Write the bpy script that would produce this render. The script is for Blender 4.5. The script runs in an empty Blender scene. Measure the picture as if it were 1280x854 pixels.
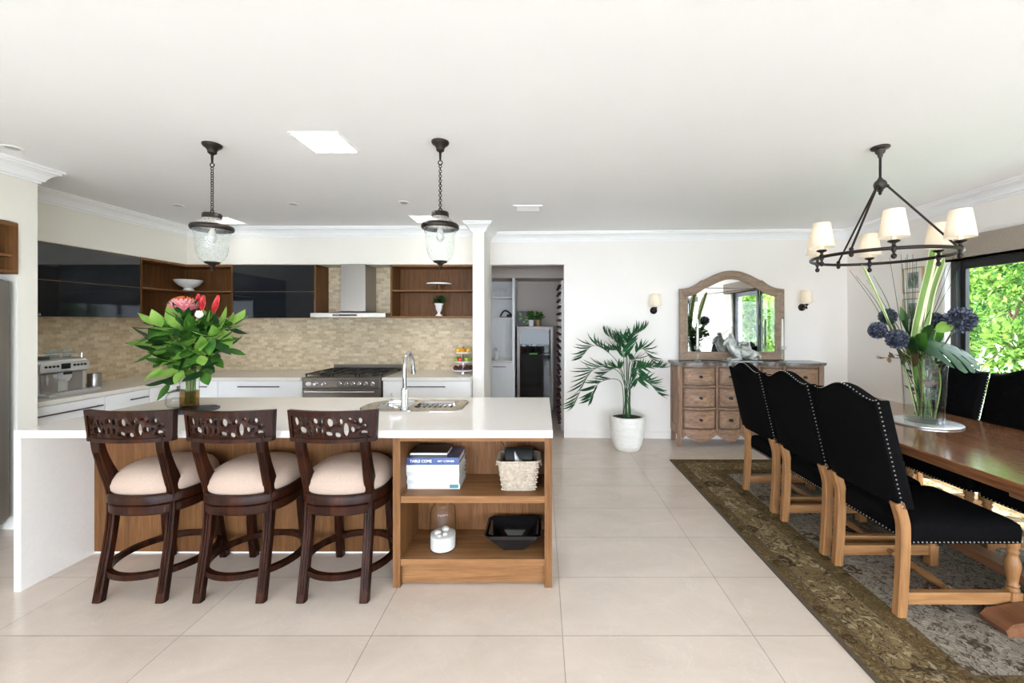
SKY, SUN, DOWN, EXPO, PANEL = 6.0, 11.0, .3, 1.42, 16.
import bpy, bmesh, math, random
from mathutils import Vector, Matrix
R = math.radians
PI = math.pi
SC = bpy.context.scene
COL = SC.collection
random.seed(7)

# ------------------------------------------------------------------ helpers
def children_of(o):
    return [c for c in bpy.data.objects if c.parent == o]

def tag(o, label=None, cat=None, group=None, kind=None):
    if label: o['label'] = label
    if cat: o['category'] = cat
    if group: o['group'] = group
    if kind: o['kind'] = kind
    return o

def thing(name, label, cat, loc=(0, 0, 0), rotz=0, group=None):
    o = bpy.data.objects.new(name, None)
    o.empty_display_size = .05
    COL.objects.link(o)
    o.location = loc
    o.rotation_euler = (0, 0, rotz)
    return tag(o, label, cat, group)

def dup(root, loc, rotz=None, label=None, group=None):
    r = root.copy(); COL.objects.link(r); r.location = loc
    if rotz is not None: r.rotation_euler = (0, 0, rotz)
    if label: r['label'] = label
    if group: r['group'] = group
    for ch in list(root.children):
        c = ch.copy(); COL.objects.link(c); c.parent = r
        for g in list(ch.children):
            d = g.copy(); COL.objects.link(d); d.parent = c
    return r

def spline(pts, n=6):
    """Catmull-Rom through points (tuples of any length)."""
    pts = [tuple(p) for p in pts]
    out = []
    m = len(pts)
    for i in range(m - 1):
        p0 = pts[max(i - 1, 0)]; p1 = pts[i]; p2 = pts[i + 1]; p3 = pts[min(i + 2, m - 1)]
        for k in range(n):
            t = k / n
            out.append(tuple(.5 * ((2 * b) + (-a + c) * t + (2 * a - 5 * b + 4 * c - d) * t * t + (-a + 3 * b - 3 * c + d) * t ** 3)
                             for a, b, c, d in zip(p0, p1, p2, p3)))
    out.append(pts[-1])
    return out

class MB:
    def __init__(self):
        self.bm = bmesh.new(); self.mi = 0
    def face(self, vs):
        try:
            f = self.bm.faces.new(vs); f.material_index = self.mi; return f
        except ValueError:
            return None
    def vert(self, co): return self.bm.verts.new(co)
    def box(self, x0, x1, y0, y1, z0, z1, bev=0, seg=2):
        t = bmesh.new()
        bmesh.ops.create_cube(t, size=1)
        for v in t.verts:
            v.co = Vector(((x0 + x1) / 2 + v.co.x * (x1 - x0), (y0 + y1) / 2 + v.co.y * (y1 - y0), (z0 + z1) / 2 + v.co.z * (z1 - z0)))
        if bev:
            bmesh.ops.bevel(t, geom=t.edges[:], offset=bev, segments=seg, affect='EDGES', profile=.5)
        self.add(t); return self
    def add(self, t, mat=None):
        vm = {}
        for v in t.verts:
            vm[v] = self.bm.verts.new(mat @ v.co if mat else v.co)
        for f in t.faces:
            self.face([vm[v] for v in f.verts])
        t.free()
    def poly_prism(self, poly, fn0, fn1):
        a = [self.vert(fn0(*p)) for p in poly]; b = [self.vert(fn1(*p)) for p in poly]
        n = len(poly)
        self.face(a[::-1]); self.face(b)
        for i in range(n):
            self.face([a[i], a[(i + 1) % n], b[(i + 1) % n], b[i]])
        return self
    def prism_z(self, poly, z0, z1):
        return self.poly_prism(poly, lambda x, y: (x, y, z0), lambda x, y: (x, y, z1))
    def prism_y(self, poly, y0, y1):
        return self.poly_prism(poly, lambda x, z: (x, y0, z), lambda x, z: (x, y1, z))
    def prism_x(self, poly, x0, x1):
        return self.poly_prism(poly, lambda y, z: (x0, y, z), lambda y, z: (x1, y, z))
    def loft(self, rings, close=True, cap0=True, cap1=True):
        vr = [[self.vert(p) for p in r] for r in rings]
        n = len(vr[0])
        for a, b in zip(vr, vr[1:]):
            for i in range(n if close else n - 1):
                j = (i + 1) % n
                self.face([a[i], a[j], b[j], b[i]])
        if cap0: self.face(vr[0][::-1])
        if cap1: self.face(vr[-1])
        return vr
    def lathe(self, prof, n=24, c=(0, 0, 0), axis='Z', sx=1, sy=1, cap0=True, cap1=True):
        rings = []
        for r, z in prof:
            ring = []
            for i in range(n):
                a = 2 * PI * i / n
                p = (r * math.cos(a) * sx, r * math.sin(a) * sy, z)
                if axis == 'X': p = (p[2], p[0], p[1])
                elif axis == 'Y': p = (p[0], p[2], -p[1])
                ring.append((p[0] + c[0], p[1] + c[1], p[2] + c[2]))
            rings.append(ring)
        self.loft(rings, True, cap0, cap1); return self
    def tube(self, pts, rad, n=8, cap=True):
        pts = [Vector(p) for p in pts]
        m = len(pts)
        rads = rad if isinstance(rad, (list, tuple)) else [rad] * m
        if len(rads) != m:
            rads = [rads[0] + (rads[-1] - rads[0]) * i / (m - 1) for i in range(m)]
        rings = []; nrm = None
        for i, p in enumerate(pts):
            t = (pts[min(i + 1, m - 1)] - pts[max(i - 1, 0)])
            if t.length < 1e-9: t = Vector((0, 0, 1))
            t.normalize()
            if nrm is None:
                nrm = t.orthogonal().normalized()
            else:
                nrm = (nrm - t * nrm.dot(t))
                nrm = nrm.normalized() if nrm.length > 1e-6 else t.orthogonal().normalized()
            b = t.cross(nrm)
            rings.append([p + (nrm * math.cos(2 * PI * k / n) + b * math.sin(2 * PI * k / n)) * rads[i] for k in range(n)])
        self.loft(rings, True, cap, cap); return self
    def bar(self, pts, w, d, ref, bev=.0):
        """rectangular sweep: w along ref, d across"""
        pts = [Vector(p) for p in pts]; m = len(pts); ref = Vector(ref)
        ws = w if isinstance(w, (list, tuple)) else [w] * m
        ds = d if isinstance(d, (list, tuple)) else [d] * m
        rings = []
        for i, p in enumerate(pts):
            t = (pts[min(i + 1, m - 1)] - pts[max(i - 1, 0)]).normalized()
            a = (ref - t * ref.dot(t)).normalized(); b = t.cross(a)
            hw, hd = ws[i] / 2, ds[i] / 2
            q = min(hw, hd) * .25 if bev else 0
            if bev:
                cs = [(hw - q, hd), (hw, hd - q), (hw, -hd + q), (hw - q, -hd), (-hw + q, -hd), (-hw, -hd + q), (-hw, hd - q), (-hw + q, hd)]
            else:
                cs = [(hw, hd), (hw, -hd), (-hw, -hd), (-hw, hd)]
            rings.append([p + a * u + b * v for u, v in cs])
        self.loft(rings); return self
    def ball(self, c, r, n=12, m=8, sz=None):
        rx, ry, rz = (r, r, r) if not isinstance(r, (tuple, list)) else r
        prof = []
        rings = []
        for j in range(1, m):
            a = PI * j / m
            rings.append([(c[0] + rx * math.sin(a) * math.cos(2 * PI * i / n), c[1] + ry * math.sin(a) * math.sin(2 * PI * i / n), c[2] - rz * math.cos(a)) for i in range(n)])
        vr = [[self.vert(p) for p in r_] for r_ in rings]
        for a, b in zip(vr, vr[1:]):
            for i in range(n): self.face([a[i], a[(i + 1) % n], b[(i + 1) % n], b[i]])
        bot = self.vert((c[0], c[1], c[2] - rz)); top = self.vert((c[0], c[1], c[2] + rz))
        for i in range(n):
            self.face([bot, vr[0][(i + 1) % n], vr[0][i]]); self.face([top, vr[-1][i], vr[-1][(i + 1) % n]])
        return self
    def torus(self, c, R_, r, n=24, m=8, axis='Z', sx=1, sy=1):
        rings = []
        for i in range(n):
            a = 2 * PI * i / n
            ring = []
            for k in range(m):
                b = 2 * PI * k / m
                p = ((R_ + r * math.cos(b)) * math.cos(a) * sx, (R_ + r * math.cos(b)) * math.sin(a) * sy, r * math.sin(b))
                if axis == 'X': p = (p[2], p[0], p[1])
                elif axis == 'Y': p = (p[0], p[2], p[1])
                ring.append((p[0] + c[0], p[1] + c[1], p[2] + c[2]))
            rings.append(ring)
        vr = [[self.vert(p) for p in r_] for r_ in rings]
        for i in range(n):
            a, b = vr[i], vr[(i + 1) % n]
            for k in range(m): self.face([a[k], a[(k + 1) % m], b[(k + 1) % m], b[k]])
        return self
    def leaf(self, base, d, up, L, W, bend=0., n=5, fold=.15, tip=1., wpow=.8):
        """leaf blade from base along d; bend curves it against up"""
        base = Vector(base); d = Vector(d).normalized(); up = Vector(up)
        up = (up - d * up.dot(d)); up = up.normalized() if up.length > 1e-5 else d.orthogonal().normalized()
        s = d.cross(up)
        prev = None; p = base.copy(); dd = d.copy()
        for i in range(n + 1):
            t = i / n
            w = W * .5 * max(math.sin(PI * min(t ** wpow, 1)), .03 if i < n else 0.0)
            nu = s.cross(dd)
            c = self.vert(p); l = self.vert(p + s * w + nu * w * fold); r = self.vert(p - s * w + nu * w * fold)
            if prev:
                self.face([prev[0], c, l, prev[1]]); self.face([prev[2], r, c, prev[0]])
            prev = (c, l, r)
            rot = Matrix.Rotation(bend / n, 3, s)
            dd = rot @ dd
            p = p + dd * (L / n)
        return self
    def build(self, name, mat, parent=None, smooth=None, loc=None, recalc=True):
        if recalc: bmesh.ops.recalc_face_normals(self.bm, faces=self.bm.faces[:])
        me = bpy.data.meshes.new(name)
        self.bm.to_mesh(me); self.bm.free()
        for m in (mat if isinstance(mat, (list, tuple)) else [mat]): me.materials.append(m)
        if smooth is not None:
            for p in me.polygons: p.use_smooth = True
            if smooth < 180: me.set_sharp_from_angle(angle=R(smooth))
        o = bpy.data.objects.new(name, me); COL.objects.link(o)
        if parent is not None: o.parent = parent
        if loc: o.location = loc
        return o

def single(mb, name, mat, label, cat, loc=(0, 0, 0), rotz=0, group=None, smooth=None):
    o = mb.build(name, mat, None, smooth); o.location = loc; o.rotation_euler = (0, 0, rotz)
    return tag(o, label, cat, group)

def struct(mb, name, mat, smooth=None):
    o = mb.build(name, mat, None, smooth); o['kind'] = 'structure'; return o

def B(x0, x1, y0, y1, z0, z1, bev=0): return MB().box(x0, x1, y0, y1, z0, z1, bev)

# ------------------------------------------------------------------ materials
def newmat(name):
    m = bpy.data.materials.new(name); m.use_nodes = True
    nt = m.node_tree; nt.nodes.clear()
    out = nt.nodes.new('ShaderNodeOutputMaterial')
    return m, nt, out
def bsdf(nt, out, col=(.8, .8, .8), rough=.5, metal=0., spec=.5, coat=0., trans=0., emit=None, estr=0., sub=0.):
    b = nt.nodes.new('ShaderNodeBsdfPrincipled')
    b.inputs['Base Color'].default_value = (*col, 1); b.inputs['Roughness'].default_value = rough
    b.inputs['Metallic'].default_value = metal; b.inputs['Specular IOR Level'].default_value = spec
    b.inputs['Coat Weight'].default_value = coat; b.inputs['Coat Roughness'].default_value = .12
    b.inputs['Transmission Weight'].default_value = trans
    if emit: b.inputs['Emission Color'].default_value = (*emit, 1); b.inputs['Emission Strength'].default_value = estr
    nt.links.new(b.outputs[0], out.inputs[0]); return b
def coords(nt, scale=(1, 1, 1), rot=(0, 0, 0), loc=(0, 0, 0), kind='Object'):
    tc = nt.nodes.new('ShaderNodeTexCoord'); mp = nt.nodes.new('ShaderNodeMapping')
    mp.inputs['Scale'].default_value = scale; mp.inputs['Rotation'].default_value = rot; mp.inputs['Location'].default_value = loc
    nt.links.new(tc.outputs[kind], mp.inputs[0]); return mp.outputs[0]
def noise(nt, vec, scale, detail=3, rough=.5, dist=0.):
    n = nt.nodes.new('ShaderNodeTexNoise'); n.inputs['Scale'].default_value = scale
    n.inputs['Detail'].default_value = detail; n.inputs['Roughness'].default_value = rough; n.inputs['Distortion'].default_value = dist
    nt.links.new(vec, n.inputs['Vector']); return n.outputs['Fac']
def ramp(nt, fac, stops, interp='LINEAR'):
    r = nt.nodes.new('ShaderNodeValToRGB'); r.color_ramp.interpolation = interp
    e = r.color_ramp.elements
    while len(e) < len(stops): e.new(.5)
    for el, (p, c) in zip(e, stops): el.position = p; el.color = (*c, 1) if len(c) == 3 else c
    nt.links.new(fac, r.inputs[0]); return r.outputs[0]
def mix(nt, fac, a, b, mode='MIX'):
    m = nt.nodes.new('ShaderNodeMix'); m.data_type = 'RGBA'; m.blend_type = mode
    for sock, v in ((m.inputs[0], fac), (m.inputs[6], a), (m.inputs[7], b)):
        if isinstance(v, (int, float)): sock.default_value = v
        elif isinstance(v, tuple): sock.default_value = (*v, 1)
        else: nt.links.new(v, sock)
    return m.outputs[2]
def math_(nt, op, a, b=0.):
    m = nt.nodes.new('ShaderNodeMath'); m.operation = op
    for s, v in ((m.inputs[0], a), (m.inputs[1], b)):
        if isinstance(v, (int, float)): s.default_value = v
        else: nt.links.new(v, s)
    return m.outputs[0]
def bump(nt, b, h, strength=.2, dist=.01):
    n = nt.nodes.new('ShaderNodeBump'); n.inputs['Strength'].default_value = strength; n.inputs['Distance'].default_value = dist
    nt.links.new(h, n.inputs['Height']); nt.links.new(n.outputs[0], b.inputs['Normal'])

def plain(name, col, rough=.5, metal=0., var=.06, scale=8, spec=.5, coat=0., bmp=0., emit=None, estr=0.):
    m, nt, out = newmat(name)
    b = bsdf(nt, out, col, rough, metal, spec, coat, emit=emit, estr=estr)
    n = noise(nt, coords(nt), scale, 4)
    lo = tuple(max(0, c * (1 - var)) for c in col); hi = tuple(min(1, c * (1 + var)) for c in col)
    nt.links.new(ramp(nt, n, [(.3, lo), (.7, hi)]), b.inputs['Base Color'])
    if bmp: bump(nt, b, noise(nt, coords(nt), scale * 6, 5), bmp, .003)
    return m
def wood(name, dark, mid, light, axis='Z', rough=.4, coat=0., s=28, bmp=.08, spec=.4, stretch=.05):
    m, nt, out = newmat(name)
    b = bsdf(nt, out, mid, rough, 0, spec, coat)
    sc = {'X': (stretch, 1, 1), 'Y': (1, stretch, 1), 'Z': (1, 1, stretch)}[axis]
    v = coords(nt, sc)
    n1 = noise(nt, v, s, 6, .6, .6); n2 = noise(nt, v, s * 4.5, 3, .6)
    c = ramp(nt, n1, [(.28, dark), (.5, mid), (.72, light)])
    c = mix(nt, .35, c, ramp(nt, n2, [(.35, dark), (.65, light)]), 'MIX')
    nt.links.new(c, b.inputs['Base Color'])
    bump(nt, b, n2, bmp, .002)
    return m
def thin_glass(name, tint=(1, 1, 1), ior=1.45, haze=0., hazecol=(.9, .95, .95), rough=.02, wav=.04, refl=1., edge=.45):
    m, nt, out = newmat(name)
    t = nt.nodes.new('ShaderNodeBsdfTransparent'); t.inputs[0].default_value = (*tint, 1)
    lw = nt.nodes.new('ShaderNodeLayerWeight'); lw.inputs[0].default_value = .5
    nt.links.new(ramp(nt, lw.outputs['Facing'], [(.0, tint), (.72, tint), (.97, tuple(k * edge for k in tint))]), t.inputs[0])
    g = nt.nodes.new('ShaderNodeBsdfGlossy'); g.inputs['Roughness'].default_value = rough
    f = nt.nodes.new('ShaderNodeFresnel'); f.inputs[0].default_value = ior
    n = noise(nt, coords(nt), 22, 3)
    bp = nt.nodes.new('ShaderNodeBump'); bp.inputs['Strength'].default_value = wav; bp.inputs['Distance'].default_value = .01
    nt.links.new(n, bp.inputs['Height']); nt.links.new(bp.outputs[0], g.inputs['Normal'])
    mx = nt.nodes.new('ShaderNodeMixShader')
    ge = nt.nodes.new('ShaderNodeNewGeometry')
    fr_ = math_(nt, 'MULTIPLY', f.outputs[0], math_(nt, 'SUBTRACT', 1., ge.outputs['Backfacing']))
    nt.links.new(math_(nt, 'MULTIPLY', fr_, refl), mx.inputs[0]); nt.links.new(t.outputs[0], mx.inputs[1]); nt.links.new(g.outputs[0], mx.inputs[2])
    last = mx.outputs[0]
    if haze:
        d = nt.nodes.new('ShaderNodeBsdfDiffuse'); d.inputs[0].default_value = (*hazecol, 1)
        tr = nt.nodes.new('ShaderNodeBsdfTranslucent'); tr.inputs[0].default_value = (*hazecol, 1)
        a = nt.nodes.new('ShaderNodeAddShader')
        hm = nt.nodes.new('ShaderNodeMixShader'); hm.inputs[0].default_value = .5
        nt.links.new(d.outputs[0], hm.inputs[1]); nt.links.new(tr.outputs[0], hm.inputs[2])
        m2 = nt.nodes.new('ShaderNodeMixShader')
        hn = ramp(nt, noise(nt, coords(nt), 160, 2), [(.45, (haze * .6,) * 3), (.7, (min(1, haze * 1.8),) * 3)])
        nt.links.new(hn, m2.inputs[0]); nt.links.new(last, m2.inputs[1]); nt.links.new(hm.outputs[0], m2.inputs[2])
        last = m2.outputs[0]
    nt.links.new(last, out.inputs[0]); return m
def leafmat(name, dark, light, rough=.35, scale=9, trans=.25):
    m, nt, out = newmat(name)
    b = bsdf(nt, out, dark, max(rough, .45), 0, .22)
    c = ramp(nt, noise(nt, coords(nt), scale, 3), [(.35, dark), (.65, light)])
    nt.links.new(c, b.inputs['Base Color'])
    t = nt.nodes.new('ShaderNodeBsdfTranslucent'); nt.links.new(c, t.inputs[0])
    mx = nt.nodes.new('ShaderNodeMixShader'); mx.inputs[0].default_value = trans
    nt.links.new(b.outputs[0], mx.inputs[1]); nt.links.new(t.outputs[0], mx.inputs[2]); nt.links.new(mx.outputs[0], out.inputs[0])
    return m
def fabric_shade(name, col, trans=.5):
    m, nt, out = newmat(name)
    d = nt.nodes.new('ShaderNodeBsdfDiffuse'); d.inputs[0].default_value = (*col, 1)
    t = nt.nodes.new('ShaderNodeBsdfTranslucent'); t.inputs[0].default_value = (*col, 1)
    n = noise(nt, coords(nt, (1, 1, 4)), 120, 2)
    nt.links.new(ramp(nt, n, [(.3, tuple(c * .93 for c in col)), (.7, col)]), d.inputs[0])
    mx = nt.nodes.new('ShaderNodeMixShader'); mx.inputs[0].default_value = trans
    nt.links.new(d.outputs[0], mx.inputs[1]); nt.links.new(t.outputs[0], mx.inputs[2]); nt.links.new(mx.outputs[0], out.inputs[0])
    return m
def brushed(name, col, rough=.3, axis='Z'):
    m, nt, out = newmat(name)
    b = bsdf(nt, out, col, rough, 1.)
    sc = {'X': (.02, 1, 1), 'Y': (1, .02, 1), 'Z': (1, 1, .02)}[axis]
    n = noise(nt, coords(nt, sc), 160, 3)
    nt.links.new(ramp(nt, n, [(.3, tuple(c * .96 for c in col)), (.7, col)]), b.inputs['Base Color'])
    r = nt.nodes.new('ShaderNodeMapRange'); r.inputs[3].default_value = rough * .95; r.inputs[4].default_value = rough * 1.06
    nt.links.new(n, r.inputs[0]); nt.links.new(r.outputs[0], b.inputs['Roughness'])
    return m
def emitmat(name, col, s):
    m, nt, out = newmat(name)
    e = nt.nodes.new('ShaderNodeEmission'); e.inputs[0].default_value = (*col, 1); e.inputs[1].default_value = s
    nt.links.new(e.outputs[0], out.inputs[0]); return m

# floor tile
def floor_mat():
    m, nt, out = newmat('beige_porcelain_tile')
    b = bsdf(nt, out, (.6, .52, .45), .2, 0, .5)
    v = coords(nt)
    br = nt.nodes.new('ShaderNodeTexBrick'); br.offset = 0; br.squash = 1
    mp = nt.nodes.new('ShaderNodeMapping'); mp.inputs['Location'].default_value = (-.10 + 9.12, -1.985 + 9.06 + .453 * 0, 0)
    tc = nt.nodes.new('ShaderNodeTexCoord'); nt.links.new(tc.outputs['Object'], mp.inputs[0]); nt.links.new(mp.outputs[0], br.inputs['Vector'])
    br.inputs['Scale'].default_value = 1; br.inputs['Brick Width'].default_value = .912; br.inputs['Row Height'].default_value = .453
    br.inputs['Mortar Size'].default_value = .0022; br.inputs['Mortar Smooth'].default_value = .1; br.inputs['Bias'].default_value = 0
    br.inputs['Color1'].default_value = (.57, .485, .41, 1); br.inputs['Color2'].default_value = (.60, .515, .44, 1); br.inputs['Mortar'].default_value = (.27, .23, .19, 1)
    n = ramp(nt, noise(nt, coords(nt, (1, 1.6, 1), (0, 0, .5)), 3.2, 7, .62, .8), [(.3, (.93, .925, .92)), (.7, (1.05, 1.05, 1.05))])
    c = mix(nt, 1., br.outputs['Color'], n, 'MULTIPLY')
    vein = ramp(nt, noise(nt, coords(nt, (1, 1, 1), (0, 0, .6)), 2.1, 8, .6, 2.2), [(.492, (0, 0, 0)), (.5, (1, 1, 1)), (.508, (0, 0, 0))])
    c = mix(nt, math_(nt, 'MULTIPLY', vein, .12), c, (.85, .8, .74))
    nt.links.new(c, b.inputs['Base Color'])
    rr = nt.nodes.new('ShaderNodeMapRange'); rr.inputs[3].default_value = .14; rr.inputs[4].default_value = .26
    nt.links.new(noise(nt, v, 5, 4), rr.inputs[0])
    nt.links.new(math_(nt, 'MAXIMUM', rr.outputs[0], math_(nt, 'MULTIPLY', br.outputs['Fac'], .6)), b.inputs['Roughness'])
    bump(nt, b, math_(nt, 'SUBTRACT', 1., br.outputs['Fac']), .25, .002)
    return m
def splash_mat(name, plane):
    m, nt, out = newmat(name)
    b = bsdf(nt, out, (.55, .45, .33), .5, 0, .35)
    rot = {'XZ': (PI / 2, 0, 0), 'YZ': (PI / 2, 0, PI / 2)}[plane]
    tc = nt.nodes.new('ShaderNodeTexCoord')
    sep = nt.nodes.new('ShaderNodeSeparateXYZ'); cb = nt.nodes.new('ShaderNodeCombineXYZ')
    nt.links.new(tc.outputs['Object'], sep.inputs[0])
    nt.links.new(sep.outputs[0 if plane == 'XZ' else 1], cb.inputs[0]); nt.links.new(sep.outputs[2], cb.inputs[1])
    mp = nt.nodes.new('ShaderNodeMapping'); mp.inputs['Location'].default_value = (10, 10, 0)
    nt.links.new(cb.outputs[0], mp.inputs[0])
    br = nt.nodes.new('ShaderNodeTexBrick'); br.offset = .5
    nt.links.new(mp.outputs[0], br.inputs['Vector'])
    br.inputs['Scale'].default_value = 1; br.inputs['Brick Width'].default_value = .074; br.inputs['Row Height'].default_value = .036
    br.inputs['Mortar Size'].default_value = .0018; br.inputs['Mortar Smooth'].default_value = .3; br.inputs['Bias'].default_value = .1
    br.inputs['Color1'].default_value = (.76, .65, .48, 1); br.inputs['Color2'].default_value = (.54, .42, .275, 1); br.inputs['Mortar'].default_value = (.64, .54, .40, 1)
    n = ramp(nt, noise(nt, mp.outputs[0], 34, 5, .6), [(.25, (.86, .84, .8)), (.75, (1.12, 1.12, 1.1))])
    n2 = ramp(nt, noise(nt, mp.outputs[0], 3, 3, .6), [(.3, (.92, .91, .89)), (.7, (1.06, 1.06, 1.06))])
    c = mix(nt, 1., mix(nt, 1., br.outputs['Color'], n, 'MULTIPLY'), n2, 'MULTIPLY')
    nt.links.new(c, b.inputs['Base Color'])
    bump(nt, b, math_(nt, 'SUBTRACT', 1., br.outputs['Fac']), .5, .003)
    return m
def brick_mat():
    m, nt, out = newmat('grey_brick')
    b = bsdf(nt, out, (.4, .35, .3), .8)
    tc = nt.nodes.new('ShaderNodeTexCoord'); sep = nt.nodes.new('ShaderNodeSeparateXYZ'); cb = nt.nodes.new('ShaderNodeCombineXYZ')
    nt.links.new(tc.outputs['Object'], sep.inputs[0])
    nt.links.new(math_(nt, 'ADD', sep.outputs[0], sep.outputs[1]), cb.inputs[0]); nt.links.new(sep.outputs[2], cb.inputs[1])
    br = nt.nodes.new('ShaderNodeTexBrick'); nt.links.new(cb.outputs[0], br.inputs['Vector'])
    br.inputs['Scale'].default_value = 1; br.inputs['Brick Width'].default_value = .23; br.inputs['Row Height'].default_value = .086; br.inputs['Mortar Size'].default_value = .01
    br.inputs['Color1'].default_value = (.30, .26, .24, 1); br.inputs['Color2'].default_value = (.42, .37, .34, 1); br.inputs['Mortar'].default_value = (.65, .63, .6, 1)
    nt.links.new(br.outputs['Color'], b.inputs['Base Color']); return m
def rug_mat(name, base, base2, motif, light, s=1., amt=1.):
    m, nt, out = newmat(name)
    b = bsdf(nt, out, base, .95, 0, .1)
    v = coords(nt)
    ground = ramp(nt, noise(nt, v, 3.4, 5, .6), [(.35, base), (.65, base2)])
    # scrolling arabesque lines
    scroll = ramp(nt, noise(nt, v, 7.5 * s, 2, .5, 3.2), [(.43, (0, 0, 0)), (.455, (1, 1, 1)), (.475, (1, 1, 1)), (.50, (0, 0, 0)), (.56, (0, 0, 0)), (.575, (.8, .8, .8)), (.60, (0, 0, 0))])
    c = mix(nt, math_(nt, 'MULTIPLY', scroll, .8 * amt), ground, motif)
    # pale leaves between the scrolls
    pale = ramp(nt, noise(nt, coords(nt, (1, 1, 1), (0, 0, .7), (3, 1, 0)), 17 * s, 2, .5, 1.6), [(.57, (0, 0, 0)), (.61, (1, 1, 1))])
    c = mix(nt, math_(nt, 'MULTIPLY', pale, .55 * amt), c, light)
    # palmette flowers : petalled discs on an irregular lattice
    vo = nt.nodes.new('ShaderNodeTexVoronoi'); vo.inputs['Scale'].default_value = 5.2 * s; vo.inputs['Randomness'].default_value = .7
    nt.links.new(v, vo.inputs['Vector'])
    wob = math_(nt, 'ADD', vo.outputs['Distance'], math_(nt, 'MULTIPLY', math_(nt, 'SUBTRACT', noise(nt, v, 30 * s, 2), .5), .42))
    fl = ramp(nt, wob, [(.0, (1, 1, 1)), (.07, (1, 1, 1)), (.10, (0, 0, 0)), (.14, (0, 0, 0)), (.17, (1, 1, 1)), (.25, (1, 1, 1)), (.29, (0, 0, 0))])
    c = mix(nt, math_(nt, 'MULTIPLY', fl, .85 * amt), c, motif)
    small = ramp(nt, noise(nt, v, 46 * s, 2, .5, .6), [(.60, (0, 0, 0)), (.64, (1, 1, 1))])
    c = mix(nt, math_(nt, 'MULTIPLY', small, .7 * amt), c, motif)
    speck = ramp(nt, noise(nt, v, 420, 2, .7), [(.35, (.80, .79, .78)), (.65, (1.12, 1.12, 1.12))])
    c = mix(nt, 1., c, speck, 'MULTIPLY')
    nt.links.new(c, b.inputs['Base Color'])
    bump(nt, b, noise(nt, v, 500, 2), .4, .004)
    return m
def stripe_leaf(name, green, cream):
    m, nt, out = newmat(name)
    b = bsdf(nt, out, green, .45)
    uv = nt.nodes.new('ShaderNodeAttribute'); uv.attribute_name = 'across'
    c = ramp(nt, uv.outputs['Fac'], [(.0, cream), (.18, cream), (.28, green), (.7, tuple(g * 1.15 for g in green)), (.8, green), (.86, cream), (1., cream)])
    nt.links.new(c, b.inputs['Base Color']); return m

M = {}
M['floor'] = floor_mat()
M['wall'] = plain('warm_white_paint', (.86, .82, .775), .7, var=.01, scale=3, spec=.2)
M['wall_kitchen'] = plain('cream_paint', (.83, .80, .72), .7, var=.01, scale=3, spec=.2)
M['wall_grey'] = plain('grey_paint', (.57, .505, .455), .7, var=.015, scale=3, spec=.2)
M['ceiling'] = plain('ceiling_white', (.93, .935, .95), .8, var=.006, scale=3, spec=.1)
M['trim'] = plain('gloss_white_trim', (.90, .90, .90), .4, var=.01)
M['white_cab'] = plain('white_lacquer', (.90, .90, .90), .22, var=.01, spec=.5)
M['stone'] = plain('white_stone', (.80, .77, .73), .1, var=.02, scale=60, spec=.5)
M['stone_kitchen'] = plain('cream_stone', (.76, .73, .67), .14, var=.02, scale=60, spec=.5)
M['splash_back'] = splash_mat('travertine_mosaic_back', 'XZ')
M['splash_left'] = splash_mat('travertine_mosaic_left', 'YZ')
M['brick'] = brick_mat()
M['walnut'] = wood('walnut_veneer', (.075, .03, .010), (.145, .062, .021), (.225, .104, .039), 'Z', .48, spec=.18)
M['walnut_x'] = wood('walnut_veneer_long', (.125, .054, .020), (.215, .100, .038), (.29, .145, .060), 'X', .48, spec=.18)
M['walnut_y'] = wood('walnut_veneer_deep', (.09, .037, .013), (.165, .073, .027), (.24, .115, .046), 'Y', .48, spec=.18)
M['espresso'] = wood('espresso_stain', (.004, .001, .0005), (.0135, .0032, .0014), (.052, .0135, .0045), 'Z', .34, .0, s=16, spec=.14, stretch=.12)
M['oak'] = wood('honey_oak', (.16, .068, .021), (.26, .118, .040), (.37, .19, .074), 'Z', .45, s=18, stretch=.08)
M['oak_y'] = wood('honey_oak_y', (.16, .068, .021), (.26, .118, .040), (.37, .19, .074), 'Y', .45, s=18, stretch=.08)
M['oak_x'] = wood('honey_oak_x', (.16, .068, .021), (.26, .118, .040), (.37, .19, .074), 'X', .45, s=18, stretch=.08)
M['tabletop'] = wood('polished_table_timber', (.055, .019, .008), (.135, .052, .021), (.25, .115, .052), 'Y', .13, .4, s=13, stretch=.07)
M['tableleg'] = wood('dark_table_timber', (.08, .032, .016), (.15, .062, .03), (.22, .10, .05), 'Y', .3, .2, s=14)
M['sideboard'] = wood('weathered_oak', (.10, .052, .028), (.245, .135, .078), (.40, .25, .155), 'X', .5, s=16, stretch=.1)
M['sideboard_z'] = wood('weathered_oak_upright', (.10, .052, .028), (.235, .13, .076), (.385, .24, .15), 'Z', .5, s=16, stretch=.1)
M['sideboard_glaze'] = wood('dark_glazed_oak', (.06, .032, .017), (.13, .072, .042), (.22, .135, .085), 'X', .5, s=16, stretch=.1)
M['sideboard_top'] = wood('dark_sideboard_top', (.045, .04, .038), (.09, .08, .075), (.15, .135, .125), 'X', .25, .3, s=14)
M['mirror_frame'] = wood('taupe_frame_wood', (.17, .11, .075), (.29, .20, .14), (.40, .29, .21), 'X', .5, s=20, stretch=.2)
M['black_glass'] = plain('black_glass', (.012, .014, .017), .03, var=.02, spec=.7)
M['bronze_edge'] = plain('bronze_edge', (.21, .13, .085), .35, .6)
M['steel'] = brushed('brushed_steel', (.33, .31, .295), .30, 'Z')
M['fridge_steel'] = brushed('dark_grey_steel', (.15, .13, .12), .42, 'Z')
M['fridge_glass'] = thin_glass('tinted_fridge_glass', (.5, .5, .5), 1.45, wav=0., refl=.8)
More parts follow.
